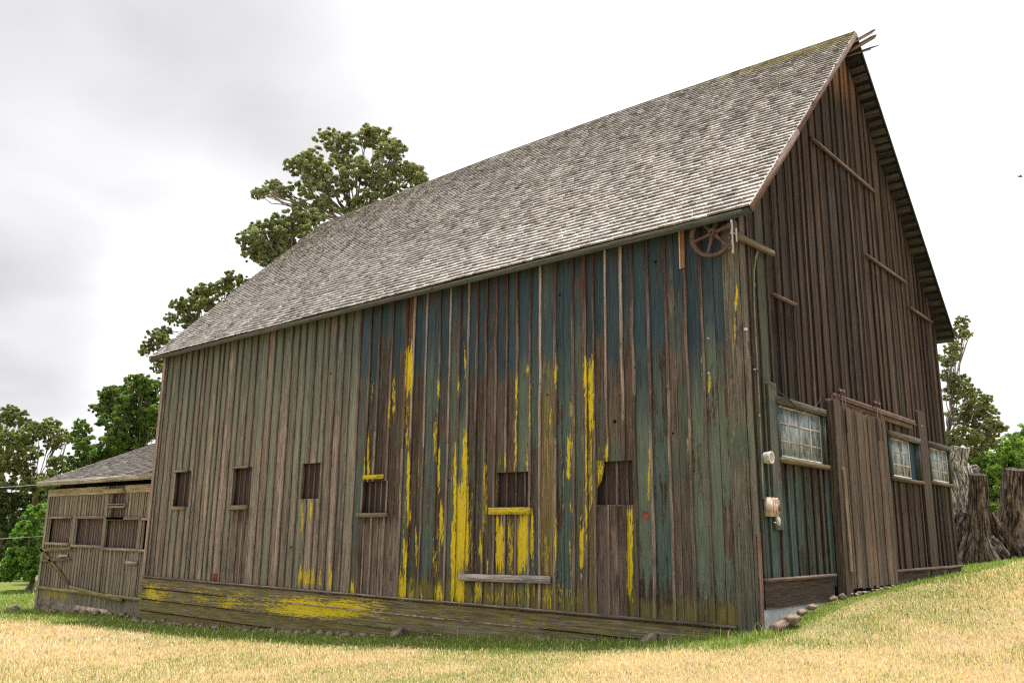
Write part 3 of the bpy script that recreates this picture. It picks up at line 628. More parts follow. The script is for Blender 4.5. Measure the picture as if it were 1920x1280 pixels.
# gable posts and trims
def gpost(name, y0, y1, z0, z1, d, th, tint, pc=GREEN*.5, mask=(.1, 0, 0), label=None):
    mb = MB(); board(mb, GAB, y0, y1, z0, z1, d, th, np.array(tint), RG.uniform(0, 90, 3), lambda P, t: (np.broadcast_to(t, (len(P), 3)), np.tile(pc, (len(P), 1)), np.tile(mask, (len(P), 1))), (.08, .15), wob=wobbler(.012))
    o = mb.build(name, M_WOOD, barn)
    if label: tag(o, label)
    return o
gpost('door_post', 3.62, 3.98, .38, 4.42, .20, .17, (.08, .06, .045), mask=(.12, .05, .2))
gpost('door_post', 7.0, 7.32, .45, 4.15, .06, .05, (.10, .085, .07), mask=(.45, 0, 0), label='greenish post at the right of the sliding door')
gpost('wall_post', 9.95, 10.62, .62, 4.9, .075, .06, (.065, .048, .037))
gpost('wall_post', .78, 1.14, 1.7, 4.4, .06, .05, (.11, .09, .07), TEAL*.8, (.5, 0, 0), 'green wall post beside the electrical box')
gpost('leaning_slat', 3.83, 3.98, .9, 3.0, .235, .03, (.17, .13, .085), mask=(0, .12, .3))
for (y0, y1, zt) in ((.22, 3.4, .84), (7.05, BW+.03, .82)):
    mb = MB(); mb.box((.05, (y0+y1)/2, zt), (.06, 0, 0), (0, (y1-y0)/2, 0), (0, 0, .03), (.125, .09, .075), grain=1); mb.build('trim_ledge', M_WOOD, barn)
    mb = MB(); board(mb, GAB, y0+.02, y1-.02, .36 if y0 < 1 else .3, zt-.034, .05, .04, np.array([.065, .048, .04]), RG.uniform(0, 90, 3), None, (.3, .2), 'h'); mb.build('skirt_board', M_WOOD, barn)
fo = MB(); fo.box((-.16, BW/2, -.1), (.17, 0, 0), (0, BW/2-.02, 0), (0, 0, .52), (.4, .4, .4)); fo.build('foundation', M_CONC, barn)
fo = MB(); fo.box((-BL/2, .2, -.95), (BL/2-.05, 0, 0), (0, .16, 0), (0, 0, .75), (.4, .4, .4)); fo.build('foundation', M_ROCK, barn)
# windows
def gwindow(y0, y1, z0, z1, nc, nr, sash=None, lint=(.085, .072, .055), sillc=(.12, .095, .06), fr=(.44, .41, .37), label=None, pt=TEAL*.6):
    f = MB(); s0, s1 = sash or (y0, y1); b = .035
    def bx(a, c, d_, e, x, w, t): f.box((x, (a+c)/2, (d_+e)/2), (w, 0, 0), (0, (c-a)/2, 0), (0, 0, (e-d_)/2), t, grain=1 if c-a > e-d_ else 2)
    bx(s0, s1, z0, z0+b*1.4, -.02, .02, fr); bx(s0, s1, z1-b, z1, -.02, .02, fr); bx(s0, s0+b, z0+b*1.4, z1-b, -.02, .019, fr); bx(s1-b, s1, z0+b*1.4, z1-b, -.02, .019, fr)
    for i in range(1, nc): y = s0+(s1-s0)*i/nc; bx(y-.015, y+.015, z0+b*1.4, z1-b, -.018, .014, fr)
    for i in range(1, nr): z = z0+(z1-z0)*i/nr; bx(s0+b, s1-b, z-.015, z+.015, -.018, .0125, fr)
    o = f.build('window', M_WOOD, barn)
    if label: tag(o, label)
    g = MB(); g.box((-.026, (s0+s1)/2, (z0+z1)/2), (.003, 0, 0), (0, (s1-s0)/2-.02, 0), (0, 0, (z1-z0)/2-.02), (.2, .2, .2)); g.build('pane', M_GLASS, o)
    for (a, c, yy) in ((y0-.12, y0, y0), (y1, y1+.12, y1)):
        k = MB(); k.box((.035, (a+c)/2, (z0+z1)/2), (.03, 0, 0), (0, .058, 0), (0, 0, (z1-z0)/2), (.07, .06, .045), grain=2, pc=pt, mask=(.6, 0, 0))
        k.box((-.05, yy, (z0+z1)/2), (.08, 0, 0), (0, .012, 0), (0, 0, (z1-z0)/2-.001), (.07, .06, .045), grain=2, pc=pt, mask=(.6, 0, 0)); k.build('casing', M_WOOD, o)
    q = MB(); q.box((.05, (y0+y1)/2, z1+.07), (.045, 0, 0), (0, (y1-y0)/2+.13, 0), (0, 0, .07), lint, grain=1, pc=GREEN*.6, mask=(.4, 0, .2)); q.build('lintel', M_WOOD, o)
    q = MB(); q.box((.05, (y0+y1)/2, z0-.055), (.055, 0, 0), (0, (y1-y0)/2+.11, 0), (0, 0, .045), sillc, grain=1, mask=(0, 0, .4)); q.build('sill', M_WOOD, o)
    return o
gwindow(*GW[0], 4, 3, label='twelve-pane dusty window left of the sliding door')
w2 = gwindow(*GW[1], 3, 3, sash=(7.62, 9.2), label='nine-pane window with its sash slid left', sillc=(.09, .068, .055), lint=(.13, .10, .085))
gwindow(*GW[2], 4, 3, label='twelve-pane window at the far corner of the gable wall', sillc=(.09, .068, .055), fr=(.5, .47, .42), lint=(.06, .042, .034))
q = MB(); board(q, GAB, 9.2, 9.82, 3.02, 3.98, -.06, .02, np.array([.05, .08, .1]), RG.uniform(0, 9, 3), lambda P, t: (np.broadcast_to(t, (len(P), 3)), np.tile([.03, .075, .11], (len(P), 1)), np.tile((.8, 0, 0), (len(P), 1)))); q.build('blue_board', M_WOOD, w2)
# sliding door
def paler_low(P, t):
    z = P[:, 2]; n = fbm2(z*2, P[:, 1]*3, 3); return t[None]*(1+.9*ss(z, 1.9, .6)*n)[:, None], np.tile(GREEN*.4, (len(z), 1)), np.stack([z*0+.08, z*0+.02, z*0+.18], 1)  # door boards get paler towards the bottom, unevenly
mb = MB(); yy = DR[0]
while yy < DR[1]-.02:
    w = min(random.uniform(.12, .26), DR[1]-yy); t = np.array(random.choice([(.085, .065, .047), (.07, .053, .04), (.10, .076, .055), (.06, .045, .034), (.12, .08, .055)]))
    board(mb, GAB, yy+.003, yy+w-.003, DR[2]+random.uniform(-.03, .03), DR[3]+random.uniform(-.03, .02)-.012*(yy-DR[0]), .16+random.uniform(-.006, .006), .03, t, RG.uniform(0, 90, 3), paler_low, (.1, .2)); yy += w
for y in (4.35, 5.0, 5.7, 6.3):
    board(mb, GAB, y-.03, y+.03, DR[2]+.02, DR[3]-.05, .185, .024, np.array([.10, .076, .055])*random.uniform(.7, 1.1), RG.uniform(0, 90, 3), paler_low, (.1, .2), wob=wobbler(.01))
door = mb.build('sliding_door', M_WOOD, barn)
for y in (4.12, 4.3, 6.3, 6.55):
    h = MB(); h.bar((.21, y, 3.75), (.21, y, 4.62), .035, .012, (1, 0, 0), (.2, .1, .07)); h.tube([(.2, y, 4.60), (.14, y, 4.66)], .05, 12, (.2, .1, .07)); h.build('hanger', M_RUST, door)
mb = MB(); mb.bar((.11, 3.9, 4.52), (.11, 9.5, 4.50), .03, .10, (0, 0, 1)); mb.bar((.15, 3.9, 4.46), (.15, 9.5, 4.44), .012, .03, (0, 0, 1)); mb.build('door_rail', M_RUST, barn)
mb = MB(); mb.bar((.05, 4.0, 4.44), (.05, 9.35, 4.42), .07, .2, (0, 0, 1), tint=(.13, .09, .07)); mb.build('rail_board', M_WOOD, barn)
mb = MB(); mb.box((.0, 5.5, .40), (.1, 0, 0), (0, 1.6, 0), (0, 0, .07), (.06, .045, .035), grain=1); mb.build('threshold', M_WOOD, barn)
# dark sheets added behind the boards to block light; rear walls
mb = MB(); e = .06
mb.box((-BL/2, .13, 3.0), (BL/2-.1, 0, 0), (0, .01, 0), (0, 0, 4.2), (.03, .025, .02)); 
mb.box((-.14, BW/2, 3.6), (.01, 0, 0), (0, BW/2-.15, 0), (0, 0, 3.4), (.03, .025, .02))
V = np.array([(-.14, .2, 7.0), (-.14, BW-.2, 7.0), (-.14, BW/2, float(roof_z(BW/2))-.3)]); mb.add(V, None, [[0, 1, 2]], None, (.03, .025, .02)); mb.build('light_block_sheet', M_DARK, barn)
mb = MB(); REAR = (np.array([0, BW, 0.]), np.array([-1., 0, 0]), np.array([0., 0, 1]), np.array([0., 1, 0])); FARG = (np.array([-BL, 0, 0.]), np.array([0., -1, 0]), np.array([0., 0, 1]), np.array([-1., 0, 0]))
for i in range(36): board(mb, REAR, i*BL/36+.003, (i+1)*BL/36-.003, -1.2, 7.6, .0, .022, np.array([.1, .075, .06])*random.uniform(.7, 1.3), RG.uniform(0, 90, 3), None, (.6, 2))
mb.build('rear_wall', M_WOOD, barn); mb = MB()
for i in range(32): board(mb, FARG, -(i+1)*BW/32+.003, -i*BW/32-.003, -1.2, 15, .0, .022, np.array([.12, .095, .08])*random.uniform(.7, 1.3), RG.uniform(0, 90, 3), None, (.4, 2), top=lambda u: roof_z(-np.asarray(u, float))-.06)
mb.build('far_gable_wall', M_WOOD, barn)

# ---- roof
def shingles(x0, x1, P0, U, Sd, N, slen, rows, wr, hump=None, xr=None, tintf=None, masky=None, th=.034):
    """rows of wooden shingles: P0 eave start, U along the eave, Sd up the slope, N normal"""
    VV = []; GG = []; TT = []; MM = []; ex = slen/rows
    for i in range(rows):
        a, b = (x0, x1) if xr is None else xr(i*ex)
        n = int((b-a)/((wr[0]+wr[1])/2)*1.25)+12; w = RG.uniform(wr[0], wr[1], n); e = a+np.concatenate([[0], np.cumsum(w)]); e = e-(RG.uniform(0, .1) if i else 0); e = np.clip(e, a, b)
        for j in range(len(e)-1):
            if e[j+1]-e[j] < .02: continue
            s0 = i*ex-.02+random.uniform(-.013, .013); s1 = (i+1)*ex+.06; g = .003
            lift = random.uniform(0, .014)*(random.random()**2); l2 = random.uniform(-.003, .006); warp = .05*(fbm2(e[j]*.4, s0*.4, 9, 2)-.5)
            q = []; 
            for (u, s, hgt) in ((e[j]+g, s0, th+.022+lift), (e[j+1]-g, s0, th+.022+lift+l2), (e[j+1]-g, s1, .006), (e[j]+g, s1, .006), (e[j]+g, s0, .020), (e[j+1]-g, s0, .020), (e[j+1]-g, s1, -.006), (e[j]+g, s1, -.006), (e[j]+g, s0, th+.022+lift), (e[j+1]-g, s0, th+.022+lift+l2), (e[j+1]-g, s0, .020), (e[j]+g, s0, .020)):
                p = P0+U*u+Sd*s+N*(hgt+warp)
                if hump is not None: p = p+np.array([0, 0, float(hump(u, s/slen))])
                q.append(p)
            VV.append(q); GG.append([(u, 0, s) for (u, s) in ((e[j], s0), (e[j+1], s0), (e[j+1], s1), (e[j], s1))]*3); t = tintf(e[j], s0) if tintf else (.36, .33, .3); TT.append([t]*8+[tuple(np.array(t)*np.array([.46, .42, .39]))]*4)  # butt end grain tinted darker, with the shade under each row painted in
            MM.append([masky(e[j], s0) if masky else (0, 0, 0)]*12)
    VV = np.array(VV, float); n = len(VV); base = (np.arange(n)*12)[:, None]
    F = np.concatenate([base+np.array(f)[None] for f in ([0, 1, 2, 3], [9, 8, 11, 10], [2, 1, 5, 6], [0, 3, 7, 4])])
    mb = MB(); mb.add(VV.reshape(-1, 3), F, None, np.array(GG, float).reshape(-1, 3), np.array(TT, float).reshape(-1, 3), mask=np.array(MM, float).reshape(-1, 3)); return mb
slen = math.hypot(ZR-HE, BW/2+OY); cs_, sn_ = (BW/2+OY)/slen, (ZR-HE)/slen
def tf(u, s): k = random.uniform(.6, 1.25)*(.92+.28*ss(u, 8, 20)*ss(s, 7.5, 1.5)); return (.46*k, .44*k, .415*k) if random.random() > .02 else (.22, .19, .165)
def my(u, s): return (0, .75*ss(s, slen-1.6, slen-.1)*ss(u, 15, 22)+.3*ss(s, slen-.7, slen), 0)
UX = np.array([1., 0, 0]); SF = np.array([0, cs_, sn_]); NF = np.array([0, -sn_, cs_]); SB = np.array([0, -cs_, sn_]); NB = np.array([0, sn_, cs_])
lenx = BL+2*OX; hump = lambda u, f: .2*math.sin(min(max(u/lenx, 0), 1)*math.pi)*max(f, 0)**1.5
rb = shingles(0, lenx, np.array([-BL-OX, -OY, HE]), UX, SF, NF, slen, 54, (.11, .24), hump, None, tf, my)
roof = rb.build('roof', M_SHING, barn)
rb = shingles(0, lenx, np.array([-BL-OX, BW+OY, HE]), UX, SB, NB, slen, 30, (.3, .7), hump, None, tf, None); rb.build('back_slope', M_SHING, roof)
def slab(P0, U, Sd, N, du, ns=16, th=.03, tint=(.05, .045, .04)):
    mb = MB(); nu = 24; u = np.linspace(0, du, nu+1); s = np.array([0, .25, .5, .75, 1])*slen; Ug, Sg = np.meshgrid(u, s)
    hp = np.vectorize(hump)(Ug, Sg/slen); A = P0+Ug[..., None]*U+Sg[..., None]*Sd+hp[..., None]*np.array([0, 0, 1.]); B = A-N*th
    A = A.reshape(-1, 3); B = B.reshape(-1, 3); idx = np.arange(len(A)).reshape(Ug.shape); F = np.stack([idx[:-1, :-1], idx[:-1, 1:], idx[1:, 1:], idx[1:, :-1]], -1).reshape(-1, 4); k = len(A)
    ring = np.concatenate([idx[0, :], idx[1:, -1], idx[-1, -2::-1], idx[-2:0:-1, 0]]); j = np.arange(len(ring)); Fr = np.stack([ring[j], ring[(j+1) % len(ring)], k+ring[(j+1) % len(ring)], k+ring[j]], 1)
    mb.add(np.vstack([A, B]), np.concatenate([F, F[:, ::-1]+k, Fr]), None, None, tint); return mb
a = slab(np.array([-BL-OX, -OY, HE])-NF*.012, UX, SF, NF, lenx); a.build('roof_deck', M_WOOD, roof)
a = slab(np.array([-BL-OX, BW+OY, HE])-NB*.012, UX, SB, NB, lenx); a.build('roof_deck', M_WOOD, roof)
# sheathing strips under the gable overhang, both slopes
mb = MB(); s = .12
while s < slen-.2:
    w = random.uniform(.12, .2)
    for (Y0, Sd, N) in ((-OY, SF, NF), (BW+OY, SB, NB)):
        c = np.array([0, Y0, HE])+Sd*(s+w/2)-N*.062; x1 = OX-.02-random.uniform(0, .03)
        mb.box(c+np.array([x1/2-.3, 0, 0]), (x1/2+.3, 0, 0), Sd*w/2, N*random.uniform(.012, .018), np.array([.03, .026, .021])*random.uniform(.4, 1.6), grain=0, pc=GREEN*.4, mask=(.25, 0, .1))
    s += w+random.uniform(.06, .12)
mb.build('sheathing', M_WOOD, roof)
mb = MB()                                           # rake boards and fascia
A0 = np.array([OX+.012, -OY, HE]); A1 = np.array([OX+.012, BW/2, ZR])
sp_ = A0+(A1-A0)*.36
mb.bar(A0-NF*.055-SF*.02, sp_-NF*.055, .026, .125, NF, (.17, .115, .10)); mb.bar(sp_-NF*.05, A1-NF*.05, .024, .10, NF, (.155, .105, .09)); mb.build('rake_board', M_WOOD, roof)
mb = MB(); B0 = np.array([OX+.01, BW+OY, HE]); mb.bar(B0-NB*.045, A1-NB*.045, .02, .07, NB, (.07, .085, .07), mask=(.7, 0, 0), pc=GREEN*.45); mb.build('rake_board', M_WOOD, roof)
for (y, N, Sd, yy) in ((-OY, NF, SF, -1), (BW+OY, NB, SB, 1)):
    mb = MB(); c = np.array([-BL/2, y-yy*-.0, HE])-np.array([0, -yy*.02, .085]); mb.box(c+np.array([0, -yy*.03, 0]), (BL/2+OX-.03, 0, 0), (0, .015, 0), (0, 0, .065), (.085, .075, .06), pc=GREEN*.5, mask=(.5, 0, .1)); mb.build('fascia', M_WOOD, roof)
mb = MB(); mb.box((-BL/2, -OY/2+.02, HE-.02), (BL/2+.3, 0, 0), (0, OY/2-.06, 0), (0, 0, .012), (.05, .045, .04)); mb.build('soffit', M_WOOD, roof)
mb = MB(); mb.box((-BL-OX+.03, -OY/2, HE+.0), (.02, 0, 0), (0, OY/2, OY/2*SL), (0, -.04, .04), (.3, .26, .2)); mb.build('rake_board', M_WOOD, roof)
# broken ridge timbers
def splinter(p, q, w, h, teeth, tint):
    mb = MB(); p = np.array(p); q = np.array(q); d = (q-p); ln = np.linalg.norm(d); d /= ln; u = np.array([0, -.25, 1.]); u -= d*np.dot(u, d); u /= np.linalg.norm(u); x = np.cross(d, u)
    n = len(teeth); V = []
    for t in (-1, 1):
        V += [p+u*(-h/2)+x*w/2*t, p+u*(h/2)+x*w/2*t]
        for k, f in enumerate(teeth): V.append(p+d*ln*f+u*(h/2-h*k/(n-1))+x*w/2*t)
    k = n+2; loop = [0, 1]+list(range(2, 2+n)); F3 = []
    c0 = len(V); V.append(p+d*ln*.3-x*w/2); V.append(p+d*ln*.3+x*w/2)
    for i in range(k):
        a, b = loop[i], loop[(i+1) % k]; F3.append([a, b, c0]); F3.append([b+k, a+k, c0+1])
    F4 = [[loop[(i+1) % k], loop[i], loop[i]+k, loop[(i+1) % k]+k] for i in range(k)]
    V = np.array(V); g = np.stack([(V-p)@x, (V-p)@u, (V-p)@d], 1); mb.add(V, F4, F3, g, tint); return mb.build('ridge_timber', M_WOOD, roof)
yr = BW/2+.08
def rp(px, py, y): p = on(px, py, 1, y); return p
splinter(rp(1592, 84, yr), rp(1642, 56, yr), .05, .07, [.9, 1.0, .94, .80], (.26, .23, .19))
splinter(rp(1592, 96, yr+.1), rp(1644, 66, yr+.1), .05, .10, [.82, 1.0, .96, .9], (.2, .17, .14))
splinter(rp(1585, 107, yr+.25), rp(1650, 85, yr+.25), .05, .06, [.7, 1.0, .72, .74], (.17, .14, .12))

# ------------------------------------------------------------------ fittings on the barn
wc = on(1337, 437, 1, -.2); wh = empty('flywheel', tuple(wc)); tag(wh, 'rusty six-spoke iron wheel mounted under the eave at the barn corner', 'iron wheel')
R = .47; a = np.linspace(0, 2*np.pi, 49)
prof = [(R, -.05), (R, .05), (R-.02, .05), (R-.075, .02), (R-.075, -.02), (R-.02, -.05)]
V = np.array([[wc[0]+r*math.cos(t), wc[1]+d, wc[2]+r*math.sin(t)] for t in a[:-1] for r, d in prof]); n = len(prof); F = []
for i in range(48):
    for j in range(n): F.append([i*n+j, i*n+(j+1) % n, ((i+1) % 48)*n+(j+1) % n, ((i+1) % 48)*n+j])
mb = MB(); mb.add(V, F); mb.build('rim', M_RUST, wh)
for k in range(6):
    t = math.radians(12+60*k); mb = MB(); c, s_ = math.cos(t), math.sin(t)
    mb.tube([wc+np.array([c*.05, 0, s_*.05]), wc+np.array([c*.2, 0, s_*.2]), wc+np.array([c*(R-.02), 0, s_*(R-.02)])], [.045, .030, .036], 8); mb.build('spoke', M_RUST, wh)
mb = MB(); mb.tube([wc+np.array([0, -.07, 0]), wc+np.array([0, .07, 0])], .075, 16); mb.tube([wc+np.array([0, -.14, 0]), wc+np.array([0, .2, 0])], .024, 10); mb.build('hub', M_RUST, wh)
# crossarm
p0 = on(1394, 449, 0, .12); p1 = on(1449, 476, 0, .12); ca = empty('crossarm', tuple(p0)); tag(ca, 'short grey timber crossarm with insulators fixed at the barn corner', 'crossarm')
mb = MB(); mb.bar(p0+np.array([0, -.25, 0]), p1, .09, .10, (0, 0, 1), (.14, .115, .085), mask=(0, 0, .3)); mb.build('arm', M_WOOD, ca)
b0 = p0+np.array([.0, -.33, 0])
mb = MB(); mb.bar(b0+np.array([-.06, 0, -.34]), b0+np.array([-.06, 0, .30]), .035, .03, (1, 0, 0), (.5, .5, .5)); mb.bar(b0+np.array([0, .05, -.12]), b0+np.array([0, .05, .14]), .03, .02, (1, 0, 0)); mb.bar(b0+np.array([-.1, 0, .05]), b0+np.array([.0, .12, .05]), .02, .03); mb.build('rack', M_GALV, ca)
for dz in (-.22, -.02, .18):
    q = b0+np.array([-.10, -.02, dz]); mb = MB(); mb.tube([q+np.array([0, 0, z]) for z in (-.05, -.045, -.015, -.012, .015, .018, .045, .05)], [.02, .04, .04, .02, .02, .038, .038, .015], 12); mb.build('insulator', M_RUST, ca)
# conduit
pts = [on(x, y, 0, d) for x, y, d in ((1421, 470, .16), (1417, 482, .12), (1414, 505, .09), (1413, 540, .075), (1415, 600, .07), (1420, 690, .07), (1424, 780, .07), (1427, 850, .07), (1431, 935, .07))]
mb = MB(); mb.tube(pts, .017, 8); co = mb.build('conduit', M_PIPE, None, True); tag(co, 'thin green conduit pipe running down the barn corner to the electrical box', 'conduit')
for (x, y) in ((1414, 535), (1423, 776)):
    q = on(x, y, 0, .07); c = MB(); c.tube([q+np.array([0, 0, -.04]), q+np.array([0, 0, .04])], .026, 8); c.build('coupling', M_PIPE, co)
# meter socket ring
q = on(1434, 858, 0, .05); mb = MB(); lathe(mb, q, [(0, .10), (.12, .115), (.135, .112), (.135, .085), (.05, .075), (.03, .07), (.03, .0)], 24); o = mb.build('meter_socket', M_PORC, None, True); tag(o, 'round white open meter socket left of the dusty window', 'meter socket')
# electrical box
q = on(1441, 950, 0, .05); eb = empty('electrical_box', tuple(q)); tag(eb, 'rust-stained cream electrical box on the barn corner', 'electrical box')
mb = MB(); mb.box(q+np.array([.05, 0, 0]), (.06, 0, 0), (0, .165, 0), (0, 0, .165), (.6, .5, .4)); mb.build('housing', M_BOXP, eb)
mb = MB(); mb.box(q+np.array([.125, .05, .0]), (.02, 0, 0), (0, .10, 0), (0, 0, .13), (.6, .5, .4)); mb.box(q+np.array([.15, .05, .0]), (.006, 0, 0), (0, .075, 0), (0, 0, .105), (.6, .5, .4)); lid = mb.build('cover', M_BOXP, eb)
mb = MB(); mb.bar(q+np.array([.165, .09, -.07]), q+np.array([.165, .09, .03]), .02, .035, (1, 0, 0)); mb.build('handle', M_RUST, eb)
q = on(1457, 975, 0, .06); mb = MB(); mb.tube([q+np.array([.02, 0, z]) for z in (-.09, -.085, -.03, .03, .05, .09)], [.01, .04, .045, .042, .025, .015], 12); mb.bar(q+np.array([0, -.13, -.04]), q+np.array([0, 0, -.04]), .02, .02); o = mb.build('pull_switch', M_PORC, None, True); tag(o, 'small white porcelain fitting below the electrical box', 'switch')
# knob insulators
for (x, y, ax, lab) in ((1398, 617, 1, 'white ribbed insulator knob high on the corner board'), (1418, 692, 0, 'tiny white insulator knob where two wires cross beside the conduit'), (1328, 634, 1, 'tiny white insulator knob on the upper planks under the wheel'), (1329, 699, 1, 'tiny white insulator knob above a yellow streak'), (1729, 798, 0, 'tiny white insulator knob high on the wall post between windows')):
    q = on(x, y, ax, -.09 if ax else .09); big = 1.1 if x == 1398 else .7; mb = MB(); n_ = np.array([0, -1., 0]) if ax else np.array([1., 0, 0])
    mb.tube([q-n_*.05, q-n_*.02, q, q+n_*.02*big], [.014*big, .026*big, .016*big, .024*big], 10); o = mb.build('insulator_knob', M_PORC, None, True); tag(o, lab, 'insulator', 'porcelain insulator knobs on the barn walls')
def wire(name, pts, r, mat, lab, cat='wire', smooth_n=24):
    pts = np.array(pts, float); t = np.linspace(0, len(pts)-1, smooth_n); k = np.arange(len(pts)); P = np.stack([np.interp(t, k, pts[:, i]) for i in range(3)], 1)
    for _ in range(3): P[1:-1] = (P[:-2]+2*P[1:-1]+P[2:])/4
    mb = MB(); mb.tube(P, r, 6); o = mb.build(name, mat, None, True); tag(o, lab, cat); return o
wire('loose_wire', [on(x, y, 0, .1) for x, y in ((1403, 640), (1407, 668), (1418, 693), (1436, 713), (1470, 742), (1485, 752), (1492, 765))], .009, M_WIRE, 'dark loose wire sagging from the corner board to the first window lintel')
wire('loose_wire', [on(x, y, 0, .13) for x, y in ((1540, 742), (1534, 757), (1520, 768), (1503, 774), (1490, 765))], .006, M_WIRE, 'thin wire looping from the door post across the first window lintel')
wire('loose_wire', [on(x, y, 1, -.08) for x, y in ((1396, 606), (1388, 612), (1382, 628), (1379, 645))], .006, M_WIRE, 'short dark wire stub hanging on the corner board')

# ------------------------------------------------------------------ ANNEX
AY = .6
def AN(x, y): p = on(x, y, 1, AY); return p[0], p[2]
anx = tag(empty('annex', (-26.5, 3, -1.6)), 'low weathered board annex with shuttered openings at the far end of the barn', 'annex')
AF = (np.array([0, AY, 0.]), np.array([1., 0, 0]), np.array([0., 0, 1]), np.array([0., -1, 0]))
ax0 = AN(88, 915)[0]+.55; ze = AN(88, 918)[1]; AD = 9.0
xL = (AN(88, 915)[0]+AN(75, 1145)[0])/2; xR = -BL-.06
def rectA(x0, y0, x1, y1): a = AN(x0, y0); b = AN(x1, y1); return [a[0], b[0], b[1], a[1]]
AWP = [(96, 972, 129, 1017), (146, 972, 190, 1022), (202, 974, 258, 1028), (272, 975, 282, 1030), (211, 925, 234, 946), (209, 949, 234, 969)]
AW = [rectA(*w) for w in AWP]
trz = AN(100, 1103)[1]; trz2 = AN(200, 1110)[1]
mb = MB(); u = xL; ATI = np.array([.215, .187, .14])
while u < xR-.02:
    w = min(random.uniform(.2, .32), xR-u); t = ATI*random.uniform(.75, 1.1)
    board(mb, AF, u+.003, u+w-.003, trz, ze, random.uniform(-.004, .004), .02, t, RG.uniform(0, 90, 3), lambda P, tt: (np.broadcast_to(tt, (len(P), 3)), np.tile(GREEN, (len(P), 1)), np.tile((.08, 0, .22), (len(P), 1))), (.3, .5), holes=AW)
    board(mb, AF, u-.03, u+.025, trz, ze, .026, .022, ATI*random.uniform(.6, 1.25), RG.uniform(0, 90, 3), None, (.1, .5), holes=AW, wob=wobbler(.008)); u += w
mb.build('front_wall', M_WOOD, anx)
for k, r in enumerate(AW):
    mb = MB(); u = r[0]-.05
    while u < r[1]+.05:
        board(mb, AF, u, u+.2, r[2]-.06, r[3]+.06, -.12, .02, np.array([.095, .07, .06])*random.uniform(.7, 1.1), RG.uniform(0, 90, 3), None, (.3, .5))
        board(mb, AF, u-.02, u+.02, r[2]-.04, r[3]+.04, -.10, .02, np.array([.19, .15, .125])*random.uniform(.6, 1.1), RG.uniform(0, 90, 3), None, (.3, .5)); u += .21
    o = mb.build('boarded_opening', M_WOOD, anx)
    for nm, z, hh in (('sill', r[2]-.05, .05), ('head', r[3]+.05, .045)):
        q = MB(); q.box(((r[0]+r[1])/2, AY-.05, z), ((r[1]-r[0])/2+.12, 0, 0), (0, .05, 0), (0, 0, hh), (.30, .25, .20) if nm == 'sill' else (.27, .19, .17), mask=(0, .2 if k == 2 and nm == 'sill' else 0, .2)); q.build(nm, M_WOOD, o)
for px_ in (139, 197, 262): # posts
    a = AN(px_, 920); b = AN(px_-4 if px_ < 200 else px_, 1100); mb = MB(); board(mb, AF, (a[0]+b[0])/2-.13, (a[0]+b[0])/2+.13, trz, ze, .045, .03, ATI*.85, RG.uniform(0, 90, 3), None, (.2, .5)); mb.build('post', M_WOOD, anx)
mb = MB(); board(mb, AF, xL-.08, xL+.12, -1.9, ze, .05, .03, ATI*1.1, RG.uniform(0, 90, 3), None, (.2, .5)); mb.build('corner_board', M_WOOD, anx)
mb = MB()
for (a, b) in ((xL, AN(201, 925)[0]), (AN(236, 925)[0], xR)): board(mb, AF, a, b, ze-.28, ze, .055, .03, np.array([.30, .26, .17]), RG.uniform(0, 90, 3), None, (.5, .2), 'h')
mb.build('frieze_board', M_WOOD, anx)
q = MB(); a = AN(200, 921); b = AN(236, 921); q.box(((a[0]+b[0])/2, AY-.08, a[1]), ((b[0]-a[0])/2, 0, 0), (0, .06, 0), (0, 0, .09), (.4, .32, .2)); q.build('hood_board', M_WOOD, anx)
# annex skirting
mb = MB(); u = xL; xs_ = AN(131, 1120)[0]
while u < xR:
    w = random.uniform(.5, .9)
    def yf(P, tt):
        z = P[:, 2]; x = P[:, 0]; return np.broadcast_to(tt, (len(P), 3)), np.tile(GREEN, (len(P), 1)), np.stack([z*0, .5*ss(z, trz-.8, trz-.2)*ss(x, xs_+.5, xs_-.5)+(fbm2(x*2.5, z*1.5, 3)-.5)*1.0, z*0+.4], 1)
    board(mb, AF, u+.01, min(u+w, xR)-.01, -1.72 if u < xs_-.3 else -1.3, trz-.03, .01, .03, np.array([.2, .18, .14])*random.uniform(.8, 1.1), RG.uniform(0, 90, 3), yf, (.1, .1)); u += w
mb.build('skirting', M_WOOD, anx)
mb = MB(); mb.box(((xL+xR)/2, AY-.05, trz), ((xR-xL)/2, 0, 0), (0, .05, 0), (0, 0, .05), (.3, .26, .16), mask=(0, .38, .3)); mb.build('skirting_ledge', M_WOOD, anx)
mb = MB(); a = AN(137, 1100); b = AN(236, 1124); mb.bar((a[0], AY-.13, a[1]), (b[0], AY-.16, b[1]), .05, .13, (0, 0, 1), (.25, .22, .12), mask=(0, .42, .3)); mb.build('loose_plank', M_WOOD, anx)
for (x0, y0, x1, y1, hh, tn, yl) in ((79, 1031, 137, 1028, .08, (.20, .16, .07), .25), (80, 1051, 136, 1047, .06, (.16, .13, .07), .1), (80, 1027, 133, 1093, .07, (.17, .14, .07), .1), (113, 1042, 132, 1041, .06, (.3, .26, .22), 0), (240, 1053, 262, 1056, .07, (.33, .3, .26), 0)):
    a = AN(x0, y0); b = AN(x1, y1); mb = MB(); mb.bar((a[0], AY-.10, a[1]), (b[0], AY-.10, b[1]), .03, hh*1.6, (0, 0, 1), tn, mask=(0, yl, .3)); mb.build('brace_board', M_WOOD, anx)
